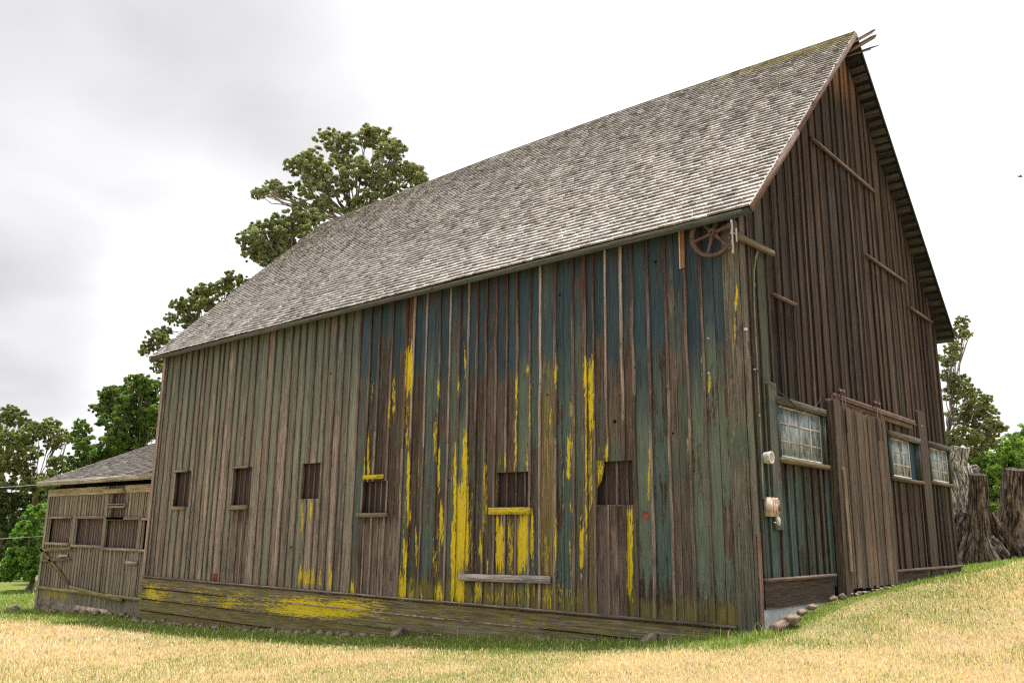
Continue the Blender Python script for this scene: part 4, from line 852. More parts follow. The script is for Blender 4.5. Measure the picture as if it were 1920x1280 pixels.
# annex far walls + roof
mb = MB(); AL = (np.array([xL, AY, 0.]), np.array([0., 1, 0]), np.array([0., 0, 1]), np.array([-1., 0, 0])); AZ = 5.35
rz = lambda u: ze+(AZ-ze)*np.minimum(np.asarray(u, float), AD-np.asarray(u, float))/(AD/2)
for i in range(30): board(mb, AL, i*AD/30+.003, (i+1)*AD/30-.003, -1.9, 9, 0, .02, ATI*random.uniform(.6, 1), RG.uniform(0, 90, 3), None, (.5, 1), top=lambda u: rz(u))
mb.build('end_wall', M_WOOD, anx)
mb = MB(); mb.box(((xL+xR)/2, AY+AD, .6), ((xR-xL)/2, 0, 0), (0, .02, 0), (0, 0, 2.4), (.15, .12, .1)); mb.build('rear_wall', M_WOOD, anx)
mb = MB(); mb.box(((xL+xR)/2, AY+.2, .7), ((xR-xL)/2-.1, 0, 0), (0, .02, 0), (0, 0, 2.4), (.02, .02, .02)); mb.build('light_block_sheet', M_DARK, anx)  # dark sheet added behind the annex boards to block light
fo = MB(); fo.box(((xL+xR)/2, AY+.12, -1.7), ((xR-xL)/2, 0, 0), (0, .14, 0), (0, 0, .45), (.3, .28, .25)); fo.build('foundation', M_ROCK, anx)
ox = .55; e0 = on(72, 903, 1, AY-.5); eR = on(290, 889, 1, AY-.5); ZE2 = (e0[2]+eR[2])/2; xe = e0[0]
rid = on(297, 829, 1, AY+AD/2); AZ = rid[2]; al = math.hypot(AD/2+.5, AZ-ZE2); ca2, sa2 = (AD/2+.5)/al, (AZ-ZE2)/al
lx = -BL-.05-xe
def tf2(u, s): k = random.uniform(.6, 1.2); return (.20*k, .18*k, .16*k)
# hipped at the outer end: rows shorten towards the top
p1_ = np.array([xe, AY-.5, ZE2]); hipf = (on(297, 829, 1, AY+AD/2)[0]-xe)/al*.96
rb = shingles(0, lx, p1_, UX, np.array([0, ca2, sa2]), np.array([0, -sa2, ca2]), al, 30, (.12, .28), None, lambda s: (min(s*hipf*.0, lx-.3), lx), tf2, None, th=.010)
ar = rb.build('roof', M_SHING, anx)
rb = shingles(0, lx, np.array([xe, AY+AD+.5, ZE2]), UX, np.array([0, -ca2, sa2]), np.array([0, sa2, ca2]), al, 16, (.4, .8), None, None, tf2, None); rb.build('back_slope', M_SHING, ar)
mb = MB()
for (y0, sg) in ((AY-.5, 1), (AY+AD+.5, -1)):
    A = np.array([xe+.02, y0, ZE2-.02]); B = np.array([xe+.02, AY+AD/2, AZ-.02]); C = B+UX*(lx-.02); D = A+UX*(lx-.02); V = np.array([A, B, C, D, A-[0, 0, .05], B-[0, 0, .05], C-[0, 0, .05], D-[0, 0, .05]])
    mb.add(V, [[0, 3, 2, 1], [4, 5, 6, 7], [0, 1, 5, 4], [3, 7, 6, 2], [0, 4, 7, 3]], None, None, (.2, .17, .14))
mb.build('roof_deck', M_WOOD, ar)
mb = MB(); mb.box((xe+lx/2, AY-.53, ZE2-.07), (lx/2, 0, 0), (0, .02, 0), (0, 0, .10), (.29, .265, .21)); mb.build('fascia', M_WOOD, ar)
mb = MB(); mb.bar((xe-.02, AY-.5, ZE2-.07), (xe-.02, AY+AD/2, AZ-.07), .03, .16, (0, 0, 1), (.40, .36, .28)); mb.build('rake_board', M_WOOD, ar)
mb = MB(); mb.box((xe+lx/2, AY-.25, ZE2-.10), (lx/2, 0, 0), (0, .25, 0), (0, 0, .01), (.1, .09, .07)); mb.build('soffit', M_WOOD, ar)

# ------------------------------------------------------------------ rocks
def rock(c, r, sq=(1, .8, .65), rot=None, lab='', group=None, name='rock', n=14):
    th = np.linspace(0, np.pi, n); ph = np.linspace(0, 2*np.pi, 2*n, endpoint=False); T, P = np.meshgrid(th, ph, indexing='ij')
    d = np.stack([np.sin(T)*np.cos(P), np.sin(T)*np.sin(P), np.cos(T)], -1).reshape(-1, 3); rr = np.ones(len(d))
    for _ in range(22):
        v = RG.normal(size=3); v /= np.linalg.norm(v); k = RG.uniform(.5, .88); q = d@v; rr = np.where(q > k/1.0, np.minimum(rr, k/np.maximum(q, .01)), rr)
    q = d*3+RG.uniform(0, 9, 3); rr = rr*(1+.10*(fbm2(q[:, 0]+q[:, 2], q[:, 1]-q[:, 2], 1, 3)-.5))
    V = d*rr[:, None]*r*np.array(sq); a = RG.uniform(0, 6.28) if rot is None else rot; V = V@np.array([[math.cos(a), math.sin(a), 0], [-math.sin(a), math.cos(a), 0], [0, 0, 1]])
    V = V+np.array(c); idx = np.arange(len(V)).reshape(T.shape); i2 = np.roll(idx, -1, 1); F = np.stack([idx[:-1], idx[1:], i2[1:], i2[:-1]], -1).reshape(-1, 4)
    k = RG.uniform(.8, 1.15); o = mesh_np(name, V, [F], M_ROCK, None, smooth=False, origin=np.array(c)); tag(o, lab, 'rock', group); return o
def nth(i): return '%d%s' % (i, 'th' if 10 < i % 100 < 14 else {1: 'st', 2: 'nd', 3: 'rd'}.get(i % 10, 'th'))
def grock(px, py, rpx, lab, sq=(1, .8, .65), up=.35, group=None):
    P = ghit(px, py); D = (P-CAM)@FW
    if px > 1430 and px < 1700: P = on(px, py, 0, .12+rpx*.011); D = (P-CAM)@FW; P[2] = min(P[2], float(H(P[0], P[1]))+.08); up = .42
    if px <= 1240: P = on(px, py, 1, -.12-rpx*.009); D = (P-CAM)@FW; P[2] = float(H(P[0], P[1])); up = .45
    r = rpx/FPX*D; return rock(P+np.array([0, 0, r*sq[2]*up]), r, sq, None, lab, group)
grock(1459, 1172, 26, 'rounded reddish boulder lowest beside the barn corner', up=.5)
grock(1483, 1156, 26, 'large grey boulder against the concrete footing', up=.8)
grock(1504, 1146, 15, 'pointed brown rock right of the large grey boulder', up=.7)
grock(1524, 1135, 14, 'flat pale rock under the skirt board near the door', up=.5)
grock(1446, 1160, 11, 'small dark rock tucked behind the reddish boulder', up=.6)
grock(1563, 1124, 10, 'rounded grey rock at the foot of the door post', up=.5)
grock(1580, 1120, 11, 'pale rounded rock just left of the sliding door', up=.5)
grock(1535, 1152, 9, 'half-buried stone in the grass below the boulders', (1, .8, .4))
grock(1514, 1166, 10, 'low pale stone sunk in the green grass', (1, .8, .3))
grock(746, 1189, 22, 'pale lichened boulder at the middle of the side wall foot', (1, .7, .75), up=.5)
grock(1222, 1196, 24, 'brown boulder at the wall foot near the barn corner', (1, .8, .75), up=.4)
grock(790, 1190, 13, 'low grey stone just right of the pale lichened boulder', (1, .8, .5))
grock(1092, 1192, 11, 'low mossy stone under the notched hatch', (1, .8, .5))
grock(712, 1184, 8, 'small stone left of the pale lichened boulder', (1, .8, .5))
for i in range(11):
    grock(1597+i*8+random.uniform(-2, 2), 1115-i*1.5+random.uniform(-1, 2), random.uniform(5, 8), nth(i+1)+' small pale stone from the left in the row under the sliding door', (1, .8, .5), group='small stones under the sliding door')
for i in range(64):
    x = -21.7+i*.19+random.uniform(-.06, .06); y = random.uniform(-.42, -.1)
    if x > -9.6: break
    rock((x, y, float(H(x, y))+random.uniform(-.03, .07)), random.uniform(.11, .22), (1, .8, .6), None, 'small grey footing stone, '+nth(i+1)+' along the skirting from the annex end', 'footing stones along the side wall', n=8)
for i in range(10):
    x = -8.3+i*.62+random.uniform(-.2, .2); rock((x, -.25, float(H(x, -.25))+.02), random.uniform(.06, .13), (1, .8, .6), None, 'tiny stone in the grass at the wall foot, '+nth(i+1)+' right of the footing row', 'tiny stones along the side wall', n=8)
for i in range(12):
    x = -29+i*.58+random.uniform(-.15, .15); rock((x, AY-random.uniform(.15, .5), float(H(x, .3))+.05), random.uniform(.12, .26), (1, .8, .5), None, 'rough stone at the annex foot, '+nth(i+1)+' from the far corner', 'stones along the annex foot', n=8)
P = on(100, 1139, 1, AY-.25); rock((xL-.9, AY-.5, float(H(xL-.9, AY))+.05), .5, (1, .7, .4), 0, 'low brown boulder just beyond the annex corner')

# ------------------------------------------------------------------ stumps and dead log
def gnarl(name, pts, rad, lab, cat, ridges=9, amp=.16, tint1=(.10, .072, .058), tint2=(.30, .235, .19), flare=True, moss=0., parent=None, n=72, sub=5, seed=1, capc=(.16, .13, .1)):
    pts = np.array(pts, float); rad = np.array(rad, float); m = (len(pts)-1)*sub*3+1; t = np.linspace(0, len(pts)-1, m); k = np.arange(len(pts))
    P = np.stack([np.interp(t, k, pts[:, i]) for i in range(3)], 1); Rr = np.interp(t, k, rad)
    for _ in range(6): P[1:-1] = (P[:-2]+2*P[1:-1]+P[2:])/4; Rr[1:-1] = (Rr[:-2]+2*Rr[1:-1]+Rr[2:])/4
    T = np.gradient(P, axis=0); T /= np.linalg.norm(T, axis=1)[:, None]; a = np.arange(n)/n*2*np.pi; V = []; C = []; ref = np.array([1., .2, 0])
    tt = np.linspace(0, 1, m)
    for i in range(m):
        x = np.cross(T[i], ref); x /= np.linalg.norm(x); y = np.cross(T[i], x)
        rd = 1+amp*(fbm2(np.cos(a)*ridges/2.5+seed, np.sin(a)*ridges/2.5+tt[i]*2.5, seed, 3)-.5)*2.4+.11*(fbm2(np.cos(a)*7+9, np.sin(a)*7+tt[i]*6, seed+4, 4)-.5)*2
        rd = rd+.35*(1-tt[i])**3*np.maximum(0, np.cos(a*4+seed+tt[i]))*flare
        V.append(P[i]+(Rr[i]*rd)[:, None]*(np.cos(a)[:, None]*x+np.sin(a)[:, None]*y)); f = fbm2(a*9, tt[i]*np.ones(n)*4, seed+9, 4)[:, None]; C.append(np.array(tint1)*(1-f)+np.array(tint2)*f)
    V[-1] = V[-1]+T[-1]*((fbm2(np.cos(a)*3+seed, np.sin(a)*3, seed, 3)-.4)*Rr[-1]*.22)[:, None]
    V = np.concatenate(V); C = np.concatenate(C); F = []
    for i in range(m-1): j = np.arange(n); F.append(np.stack([i*n+j, i*n+(j+1) % n, (i+1)*n+(j+1) % n, (i+1)*n+j], 1))
    F = np.concatenate(F)[:, ::-1]; V = np.vstack([V, P[-1]+T[-1]*.02]); C = np.vstack([C, capc]); j = np.arange(n); F3 = np.stack([np.full(n, len(V)-1), (m-1)*n+j, (m-1)*n+(j+1) % n], 1)
    mb = MB(); acc = np.concatenate([[0], np.cumsum(np.linalg.norm(np.diff(P, axis=0), axis=1))]); g = np.stack([np.tile(np.cos(a)*.5, m), np.tile(np.sin(a)*.5, m), np.repeat(acc, n)], 1); g = np.vstack([g, g[-1]])
    mk = np.zeros((len(V), 3)); mk[:, 2] = moss*ss(V[:, 2], pts[0][2]+1.2, pts[0][2]+.3)
    mb.add(V, F, F3, g+seed*3, C, mask=mk); o = mb.build(name, M_STUMP, parent, False, origin=None if parent else pts[0])
    if not parent and lab: tag(o, lab, cat)
    return o
DS = 30.0
def sp2(px, py, dd=0): return at(px, py, DS+dd)
st = gnarl('tree_stump', [sp2(1834, 1052), sp2(1833, 1025), sp2(1834, 995), sp2(1834, 950), sp2(1835, 920), sp2(1834, 889)], [.80, .58, .38, .30, .29, .29], 'tall cut tree stump with flared roots closest to the barn', 'tree stump', moss=.45, seed=3)
gnarl('root', [sp2(1850, 1015, -.1), sp2(1868, 1030, -.3), sp2(1885, 1046, -.4)], [.3, .28, .2], None, None, seed=8, flare=False, parent=st, n=36, moss=.2)
st2 = gnarl('tree_stump', [sp2(1905, 1045, 1.2), sp2(1905, 1020, 1.2), sp2(1904, 985, 1.2), sp2(1906, 940, 1.2), sp2(1907, 880, 1.2)], [.95, .8, .6, .52, .43], 'broad cut tree stump at the right edge of the photo', 'tree stump', seed=5)
gnarl('root', [sp2(1880, 985, .8), sp2(1868, 1010, .6), sp2(1860, 1030, .5), sp2(1850, 1045, .5)], [.2, .26, .3, .3], None, None, seed=11, flare=False, parent=st2, n=36)
lg = gnarl('dead_log', [sp2(1800, 1050, 1.5), sp2(1808, 1010, 1.5), sp2(1803, 975, 1.5), sp2(1799, 940, 1.5), sp2(1803, 915, 1.5), sp2(1797, 890, 1.5), sp2(1790, 868, 1.5), sp2(1797, 852, 1.4), sp2(1799, 838, 1.4)], [.6, .55, .42, .42, .40, .38, .36, .28, .27], 'curved barkless grey dead trunk leaning between barn corner and stump', 'dead trunk', tint1=(.5, .45, .42), tint2=(.9, .84, .78), seed=7, flare=False, amp=.3, capc=(.5, .45, .4))
gnarl('broken_limb', [sp2(1798, 900, 1.5), sp2(1815, 885, 1.5), sp2(1832, 880, 1.6)], [.3, .22, .2], None, None, seed=13, flare=False, parent=lg, n=36, tint1=(.2, .17, .15), tint2=(.5, .45, .4))
rw = gnarl('root_wad', [sp2(1856, 960, .7), sp2(1858, 985, .6), sp2(1870, 1005, .7), sp2(1882, 1035, .8)], [.12, .28, .38, .5], 'gnarled dark root wad between the two cut stumps', 'root wad', seed=17, flare=False, amp=.4, tint1=(.05, .035, .03), tint2=(.28, .2, .15))
rw = gnarl('root_wad', [sp2(1803, 1045, .4), sp2(1806, 1010, .4), sp2(1808, 985, .5), sp2(1812, 965, .6)], [.35, .38, .36, .25], 'knotted root wad against the barn corner below the grey trunk', 'root wad', seed=21, flare=False, amp=.4, tint1=(.07, .045, .04), tint2=(.3, .22, .18))

# ------------------------------------------------------------------ trees
def leaves(cent, rad, n_leaf, size, c1, c2, sub=24, seedc=None, droop=.3, elong=2.6):
    """many leaf quads in small clumps through each blob's volume"""
    Vs = []; Cs = []; tot = sum(r**2 for r in rad); c1 = np.array(c1)*2.4; c2 = np.array(c2)*2.25; n_leaf = int(n_leaf*3.6); size = size*.50; sub = int(sub*(2.6 if elong < 2.6 or c1[1] < .15 else 3.2)); air = .8 if elong >= 2.6 else 1
    for c, r in zip(cent, rad):
        k = max(30, int(n_leaf*r**2/tot)); ns = max(8, int(sub)); d = RG.normal(size=(ns, 3)); d /= np.linalg.norm(d, axis=1)[:, None]
        sc = c+d*(r*RG.uniform(.15, 1.15, ns)**.6)[:, None]*np.array([1.08, 1.08, .85]); sr = air*r*RG.uniform(.09, .25, ns)[:, None]*RG.uniform(.5, 1.7, (ns, 3)); br = RG.uniform(.65, 1.25, ns)[:, None]*(1+RG.uniform(-.14, .2, (ns, 1))*np.array([1., .3, -.2]))
        w = RG.integers(0, ns, k); p = RG.normal(size=(k, 3)); p /= np.linalg.norm(p, axis=1)[:, None]; q = sc[w]+p*sr[w]*(RG.uniform(0, 1, k)**.6)[:, None]*np.array([1.1, 1.1, .8])
        ax = RG.normal(size=(k, 3)); ax[:, 2] -= droop; ax /= np.linalg.norm(ax, axis=1)[:, None]; nn = RG.normal(size=(k, 3)); nn[:, 2] += .6; s = np.cross(ax, nn); s /= np.linalg.norm(s, axis=1)[:, None]+1e-9
        L_ = size*RG.uniform(.6, 1.3, k)[:, None]; Wd = L_/elong
        Vs.append(np.stack([q-ax*L_/2, q+s*Wd/2, q+ax*L_/2, q-s*Wd/2], 1)); f = RG.uniform(0, 1, k)[:, None]; f = f*f
        Cs.append(np.repeat(((np.array(c1)*(1-f)+np.array(c2)*f)*br[w])[:, None, :], 4, 1))
    V = np.concatenate(Vs).reshape(-1, 3); C = np.concatenate(Cs).reshape(-1, 3); return V, C
def tree(name, lab, cat, base_px, D, blobs, n_leaf, size, c1, c2, trunk_r=.35, sub=22, group='trees beyond the barn', depth=.5, bark=(.2, .17, .14), fork=None, limbs=True, elong=2.6, base_z=None):
    B = at(*base_px, D); B = np.array([B[0], B[1], float(H(B[0], B[1]))-.2]); e = empty(name, tuple(B)); tag(e, lab, cat, group)
    cent = []; rad = []
    for (x, y, r) in blobs:
        rr = r/FPX*D; dd = random.uniform(-1, 1)*depth*2.2*np.median([b[2] for b in blobs])/FPX*D*1.6; cc = at(x, y, D+dd)
        if cc[2]-rr*.8 < H(cc[0], cc[1]): cc[2] = max(cc[2], float(H(cc[0], cc[1]))+rr*.45)
        cent.append(cc); rad.append(rr*(1.0 if elong > 2 else 1.1))
    V, C = leaves(cent, rad, n_leaf, size, c1, c2, sub, elong=elong); F = np.arange(len(V)).reshape(-1, 4)
    mesh_np('crown', V, [F], M_LEAF, dict(tint=np.hstack([C, np.ones((len(C), 1))])), e)
    cen = np.mean(cent, 0); lowz = min(c[2] for c in cent); fk = at(*fork, D) if fork else np.array([B[0]*.6+cen[0]*.4, B[1]*.6+cen[1]*.4, B[2]+(lowz-B[2])*.75])
    mb = MB(); mid = (B+fk)/2+np.array([random.uniform(-.3, .3), random.uniform(-.3, .3), 0]); mb.tube([B, mid, fk], [trunk_r*1.3, trunk_r*.9, trunk_r*.45], 10, bark)
    tk = mb.build('trunk', M_BARK, e, True)
    if limbs:
        mb = MB()
        for c, r in zip(cent, rad):
            v = c-fk; m1 = fk+v*.45+np.array([random.uniform(-.12, .12), random.uniform(-.12, .12), -.08])*np.linalg.norm(v)*.7; pts = []
            for t in np.linspace(0, 1, 9): pts.append(fk*(1-t)**2+2*t*(1-t)*m1+c*t*t+RG.normal(size=3)*.05*min(1, t*3))
            k = max(.35, min(1, r/2)); mb.tube(pts, np.linspace(trunk_r*.28*k, trunk_r*.06, 9), 6, bark, caps=False)
            for _ in range(5):
                d = RG.normal(size=3); d[2] = abs(d[2])*.6; d /= np.linalg.norm(d); s0 = np.array(pts[random.choice([5, 6, 7])]); mb.tube([s0, (s0+c+d*r*.7)/2+RG.normal(size=3)*.1, c+d*r*.8], [trunk_r*.06, trunk_r*.05, trunk_r*.025], 5, bark, caps=False)
        mb.build('limbs', M_BARK, tk, True)
    return e
E1, E2 = (.075, .088, .045), (.205, .22, .13)
tree('eucalyptus_tree', 'tall open eucalyptus rising behind the middle of the barn roof', 'tree', (690, 900), 50,
     [(622, 262, 30), (650, 270, 22), (690, 256, 26), (715, 262, 28), (745, 278, 20), (725, 285, 22), (555, 308, 22), (580, 300, 24), (600, 318, 28), (640, 300, 26), (668, 318, 30), (700, 325, 28), (745, 320, 24), (775, 325, 24), (790, 345, 20), (730, 345, 28), (513, 352, 18), (530, 362, 15), (484, 362, 13), (497, 358, 10), (570, 345, 25), (600, 362, 28), (640, 345, 24), (665, 385, 22), (610, 395, 26), (700, 375, 28), (745, 375, 25), (780, 365, 18), (655, 400, 16), (560, 385, 16)], 46000, .30, E1, E2, .55, 20, fork=(665, 420), depth=.8)
tree('eucalyptus_tree', 'rounded eucalyptus crown just left of where the roof ridge ends', 'tree', (560, 900), 46,
     [(470, 448, 22), (495, 435, 28), (525, 425, 26), (555, 415, 26), (585, 412, 22), (505, 465, 30), (540, 450, 30), (475, 475, 20), (525, 480, 20), (575, 435, 18), (495, 490, 12)], 26000, .28, E1, E2, .45, 22, fork=(545, 520), depth=.7)
tree('eucalyptus_tree', 'loose eucalyptus poking above the far slope of the roof', 'tree', (400, 900), 46,
     [(435, 525, 18), (420, 540, 20), (455, 530, 14), (385, 545, 18), (365, 562, 24), (392, 572, 24), (345, 580, 16), (330, 572, 12), (358, 600, 20), (325, 598, 14), (308, 622, 14)], 15000, .27, (.06, .075, .03), (.17, .19, .09), .3, 18, fork=(400, 620), depth=.6)
tree('eucalyptus_tree', 'small pale eucalyptus clump beside the low end of the barn eave', 'tree', (300, 950), 44,
     [(292, 630, 16), (280, 650, 14), (305, 640, 14), (268, 660, 8), (300, 672, 14), (298, 690, 12)], 6500, .25, (.065, .08, .035), (.18, .2, .1), .2, 16, fork=(315, 700), depth=.5)
tree('dense_tree', 'dense dark green tree standing above the annex roof', 'tree', (250, 1000), 58,
     [(262, 720, 24), (285, 730, 26), (235, 735, 24), (205, 742, 22), (185, 765, 16), (218, 765, 26), (255, 760, 34), (285, 775, 34), (215, 790, 24), (240, 800, 30), (280, 815, 32), (215, 825, 24), (245, 840, 26), (195, 850, 20), (225, 860, 20)], 52000, .34, (.04, .065, .018), (.125, .17, .05), .5, 26, depth=.9)
tree('dense_tree', 'slim bright green tree left of the annex roof slope', 'tree', (160, 1050), 56,
     [(155, 800, 16), (148, 820, 18), (165, 835, 22), (180, 855, 18), (150, 860, 22), (170, 880, 22), (140, 885, 20), (195, 875, 16)], 18000, .3, (.045, .08, .02), (.14, .19, .05), .3, 20, depth=.6)
tree('eucalyptus_tree', 'olive eucalyptus with bare pale limbs left of the annex', 'tree', (75, 1050), 60,
     [(75, 805, 20), (95, 800, 18), (115, 818, 16), (55, 815, 20), (35, 830, 22), (12, 820, 20), (128, 822, 10), (100, 830, 16), (60, 850, 18), (15, 860, 28), (40, 880, 24), (110, 870, 18), (90, 900, 22), (60, 910, 20)], 30000, .3, (.06, .075, .025), (.17, .18, .07), .4, 20, depth=.8, fork=(65, 930), bark=(.4, .36, .32))
tree('eucalyptus_tree', 'thin topped eucalyptus at the left edge of the photo', 'tree', (5, 1050), 66,
     [(15, 772, 14), (35, 775, 14), (45, 792, 12), (0, 785, 14), (25, 790, 12), (-20, 800, 24), (-10, 850, 30)], 14000, .32, (.06, .075, .03), (.16, .18, .08), .35, 18, depth=.6, fork=(5, 860), bark=(.4, .36, .32))
tree('dense_tree', 'dark shaded tree filling the gap behind the bright maple', 'tree', (30, 1080), 66,
     [(20, 920, 34), (60, 925, 30), (-10, 950, 40), (25, 965, 36), (70, 965, 28), (5, 1005, 36), (45, 1010, 36), (80, 1010, 28), (15, 1045, 30), (60, 1055, 26), (100, 930, 30), (130, 920, 30)], 42000, .36, (.025, .035, .014), (.07, .09, .03), .5, 26, depth=.9)
tree('dense_tree', 'shaded understory tree hidden partly by the annex eave', 'tree', (120, 1080), 70,
     [(110, 900, 24), (140, 910, 26), (95, 950, 30), (120, 970, 30), (100, 1010, 30), (85, 1050, 30), (110, 1060, 26)], 18000, .36, (.035, .05, .02), (.1, .12, .04), .4, 22, depth=.8)
tree('maple_tree', 'low bright green broadleaf tree beside the annex corner', 'tree', (50, 1105), 47,
     [(68, 965, 18), (80, 955, 14), (55, 985, 18), (78, 985, 18), (40, 1005, 14), (68, 1010, 18), (85, 1010, 16), (40, 1045, 22), (62, 1040, 20), (80, 1045, 20), (22, 1062, 18), (45, 1070, 18), (68, 1068, 16), (14, 1078, 12), (88, 1065, 12)], 24000, .30, (.065, .12, .025), (.16, .25, .065), .22, 18, depth=.7, elong=1.4, bark=(.1, .08, .07), fork=(62, 1080))
tree('eucalyptus_tree', 'sparse brownish eucalyptus showing past the right corner of the barn', 'tree', (1800, 1000), 52,
     [(1805, 605, 14), (1795, 622, 14), (1812, 628, 10), (1785, 650, 16), (1775, 675, 16), (1790, 668, 10), (1778, 705, 14), (1800, 715, 18), (1785, 740, 20), (1815, 735, 18), (1830, 755, 20), (1850, 775, 20), (1862, 795, 16), (1830, 790, 22), (1800, 780, 22), (1855, 812, 16), (1820, 820, 20), (1795, 815, 20), (1785, 840, 16), (1845, 750, 14), (1870, 805, 16), (1840, 830, 22), (1815, 770, 22), (1860, 830, 16), (1800, 855, 18), (1830, 850, 16)], 46000, .26, (.075, .085, .04), (.21, .22, .11), .35, 16, depth=.8, fork=(1775, 830), bark=(.34, .27, .23))
tree('leafy_tree', 'bright green leafy tree behind the dead trunk', 'tree', (1840, 1010), 58,
     [(1828, 855, 18), (1850, 860, 20), (1835, 885, 22), (1865, 885, 20), (1850, 915, 24), (1870, 930, 22), (1845, 950, 24), (1875, 965, 22), (1855, 985, 20), (1840, 1000, 18), (1800, 880, 20), (1880, 990, 16)], 30000, .28, (.06, .105, .03), (.19, .26, .085), .3, 22, depth=.7, elong=1.8)
tree('leafy_tree', 'bright green leafy tree at the far right edge of the photo', 'tree', (1910, 1000), 54,
     [(1915, 815, 18), (1900, 835, 20), (1880, 850, 20), (1920, 850, 26), (1900, 865, 24), (1885, 885, 22), (1915, 890, 26), (1895, 915, 22), (1920, 930, 26), (1890, 945, 18), (1880, 865, 14), (1940, 870, 30), (1945, 930, 30), (1930, 980, 26)], 34000, .26, (.07, .12, .03), (.2, .28, .085), .3, 22, depth=.7, elong=1.8)
tree('distant_tree', 'dark distant tree low on the skyline left of the leafy pair', 'tree', (1870, 960), 150,
     [(1850, 865, 14), (1870, 862, 16), (1895, 855, 16), (1830, 880, 16), (1880, 885, 18), (1855, 890, 18), (1920, 870, 20)], 9000, .7, (.04, .055, .035), (.09, .11, .06), .5, 14, depth=.4, limbs=False)
# far belt of woods behind everything
cw = []; rw_ = []; line = [(-150, -90), (-150, 0), (-125, 90), (-60, 165), (20, 205), (90, 210)]
for (a, b) in zip(line[:-1], line[1:]):
    for t in np.linspace(0, 1, 15)[:-1]:
        x = a[0]*(1-t)+b[0]*t+random.uniform(-4, 4); y = a[1]*(1-t)+b[1]*t+random.uniform(-4, 4); rr = random.uniform(4.0, 6.5)
        cw.append(np.array([x, y, float(H(x, y))+rr*.75])); rw_.append(rr)
        if random.random() < .6: cw.append(np.array([x+3, y+3, float(H(x, y))+rr*1.35])); rw_.append(rr*.7)
V, C = leaves(cw, rw_, 26000, 1.7, (.025, .035, .015), (.065, .08, .035), 12, elong=1.5)
tag(mesh_np('woodland', V, [np.arange(len(V)).reshape(-1, 4)], M_LEAF, dict(tint=np.hstack([C, np.ones((len(C), 1))]))), 'far dark belt of woods along the edge of the fields', 'woods', kind='stuff')
# two service wires running in from the left to the annex
for (a, b, lab) in (((-260, 914), (76, 908), 'upper overhead wire reaching the annex eave from the left'), ((-260, 1010), (84, 1004), 'lower thin wire reaching the annex corner from the left')):
    p = at(*a, 34); q = on(*b, 1, AY-.05); P = np.array([p+(q-p)*t+np.array([0, 0, -.4*4*t*(1-t)*.3]) for t in np.linspace(0, 1, 14)]); wire('overhead_wire', P, .012, M_GALV, lab)
# bird
p = at(1913, 331, 70); mb = MB(); s = .28
mb.tube([p+R2*x*s for x in (-.8, -.4, 0, .5, .8)], [.01, .06, .075, .05, .015], 8)
for k in (-1, 1):
    V = np.array([p+R2*.25*s, p-R2*.25*s, p-R2*.5*s+FW*k*1.1*s+U2*.35*s, p+R2*.05*s+FW*k*.6*s+U2*.35*s]); mb.add(np.vstack([V, V+U2*.01]), [[0, 1, 2, 3], [7, 6, 5, 4], [0, 3, 7, 4], [1, 5, 6, 2]])
o = mb.build('bird', M_WIRE, None); tag(o, 'tiny dark bird flying at the right edge of the sky', 'bird')

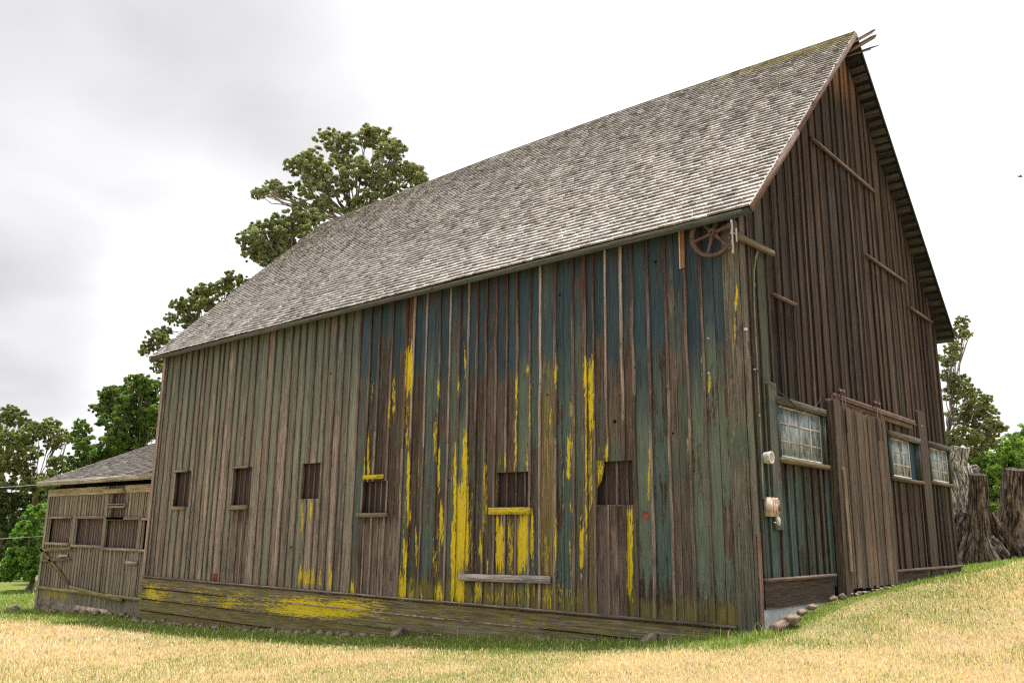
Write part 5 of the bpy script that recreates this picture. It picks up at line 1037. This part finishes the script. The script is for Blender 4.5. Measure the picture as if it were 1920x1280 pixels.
# ------------------------------------------------------------------ grass
def blades(n, xr, yr, hmin, hmax, dens_fn, wscale=1.):
    x = RG.uniform(*xr, n); y = RG.uniform(*yr, n); d = np.hypot(x-CAM[0], y-CAM[1]); keep = RG.uniform(0, 1, n) < dens_fn(x, y, d)
    keep &= ~((x < .02) & (x > -BL-.1) & (y > -.02) & (y < BW)); keep &= ~((x < -BL) & (x > xL) & (y > AY-.05) & (y < AY+AD))
    P = np.stack([x, y], 1); P3 = np.stack([x, y, H(x, y)], 1); v = (P3-CAM); f = v@FW; keep &= (f > 1) & (np.abs(v@R2/f) < 1.05) & (v@U2/f > -.75)
    x, y, d = x[keep], y[keep], d[keep]; z = H(x, y)-.005; n = len(x); g = green(x, y)
    tall = (hmin+(hmax-hmin)*RG.uniform(0, 1, n)**2)*(1+.5*ss(fbm2(x*.5, y*.5, 21, 3), .5, .7)); tall = np.where((y > -.75) & (y < .05) & (x < .6), tall*np.where(x < -9, 1., RG.uniform(1, 2.2, n)), tall); tall = np.where((x < 1.2) & (x > 0) & (y > 0) & (y < 8), tall*.6, tall); tall = np.where(RG.uniform(0, 1, n) < .012, tall*2.2, tall)
    az = RG.uniform(0, 2*np.pi, n); lean = RG.uniform(.1, .75, n); w = (.003+.0004*d)*RG.uniform(.7, 1.4, n)*wscale
    B = np.stack([x, y, z], 1); dv = np.stack([np.cos(az), np.sin(az), np.zeros(n)], 1); sd_ = np.stack([-np.sin(az), np.cos(az), np.zeros(n)], 1)
    M = B+dv*(lean*tall*.3)[:, None]+np.array([0, 0, 1])*(tall*.6)[:, None]; Tp = B+dv*(lean*tall)[:, None]+np.array([0, 0, 1])*(tall*(1-.25*lean))[:, None]
    V = np.stack([B-sd_*w[:, None]/2, B+sd_*w[:, None]/2, M+sd_*w[:, None]*.4, Tp, M-sd_*w[:, None]*.4], 1).reshape(-1, 3)
    isg = RG.uniform(0, 1, n) < g*.95; k = RG.uniform(.7, 1.25, n)[:, None]
    dry = np.array([.86, .69, .46])*(1-.3*RG.uniform(0, 1, n)[:, None])+np.array([.05, .0, -.02])*RG.uniform(0, 1, n)[:, None]; gr = np.array([.19, .30, .05])*(1-RG.uniform(0, 1, n)[:, None]*.6)+np.array([.34, .36, .10])*RG.uniform(0, 1, n)[:, None]*.6
    C = np.where(isg[:, None], gr, dry)*k; C = np.repeat(C, 5, 0); b = (np.arange(n)*5)[:, None]
    return V, C, np.concatenate([b+np.array([[0, 1, 2, 4]])]), b+np.array([[4, 2, 3]])
Vs = []; Cs = []; F4 = []; F3 = []; off = 0
for args in ((1300000, (-14, 12), (-11, 15), .03, .07, lambda x, y, d: np.clip((11.5/d)**2, 0, 1)), (260000, (-46, 4), (-14, 22), .06, .13, lambda x, y, d: ss(d, 12, 22)*np.clip((34/d)**2, 0, 1), 1.3)):
    V, C, f4, f3 = blades(*args); Vs.append(V); Cs.append(C); F4.append(f4+off); F3.append(f3+off); off += len(V)
print('blades', off//5)
V = np.concatenate(Vs); C = np.concatenate(Cs)
tag(mesh_np('grass', V, [np.concatenate(F4), np.concatenate(F3)], M_GRASS, dict(tint=np.hstack([C, np.ones((len(C), 1))]))), 'short dry straw-coloured grass with fresh green patches round the barn', 'grass', kind='stuff')
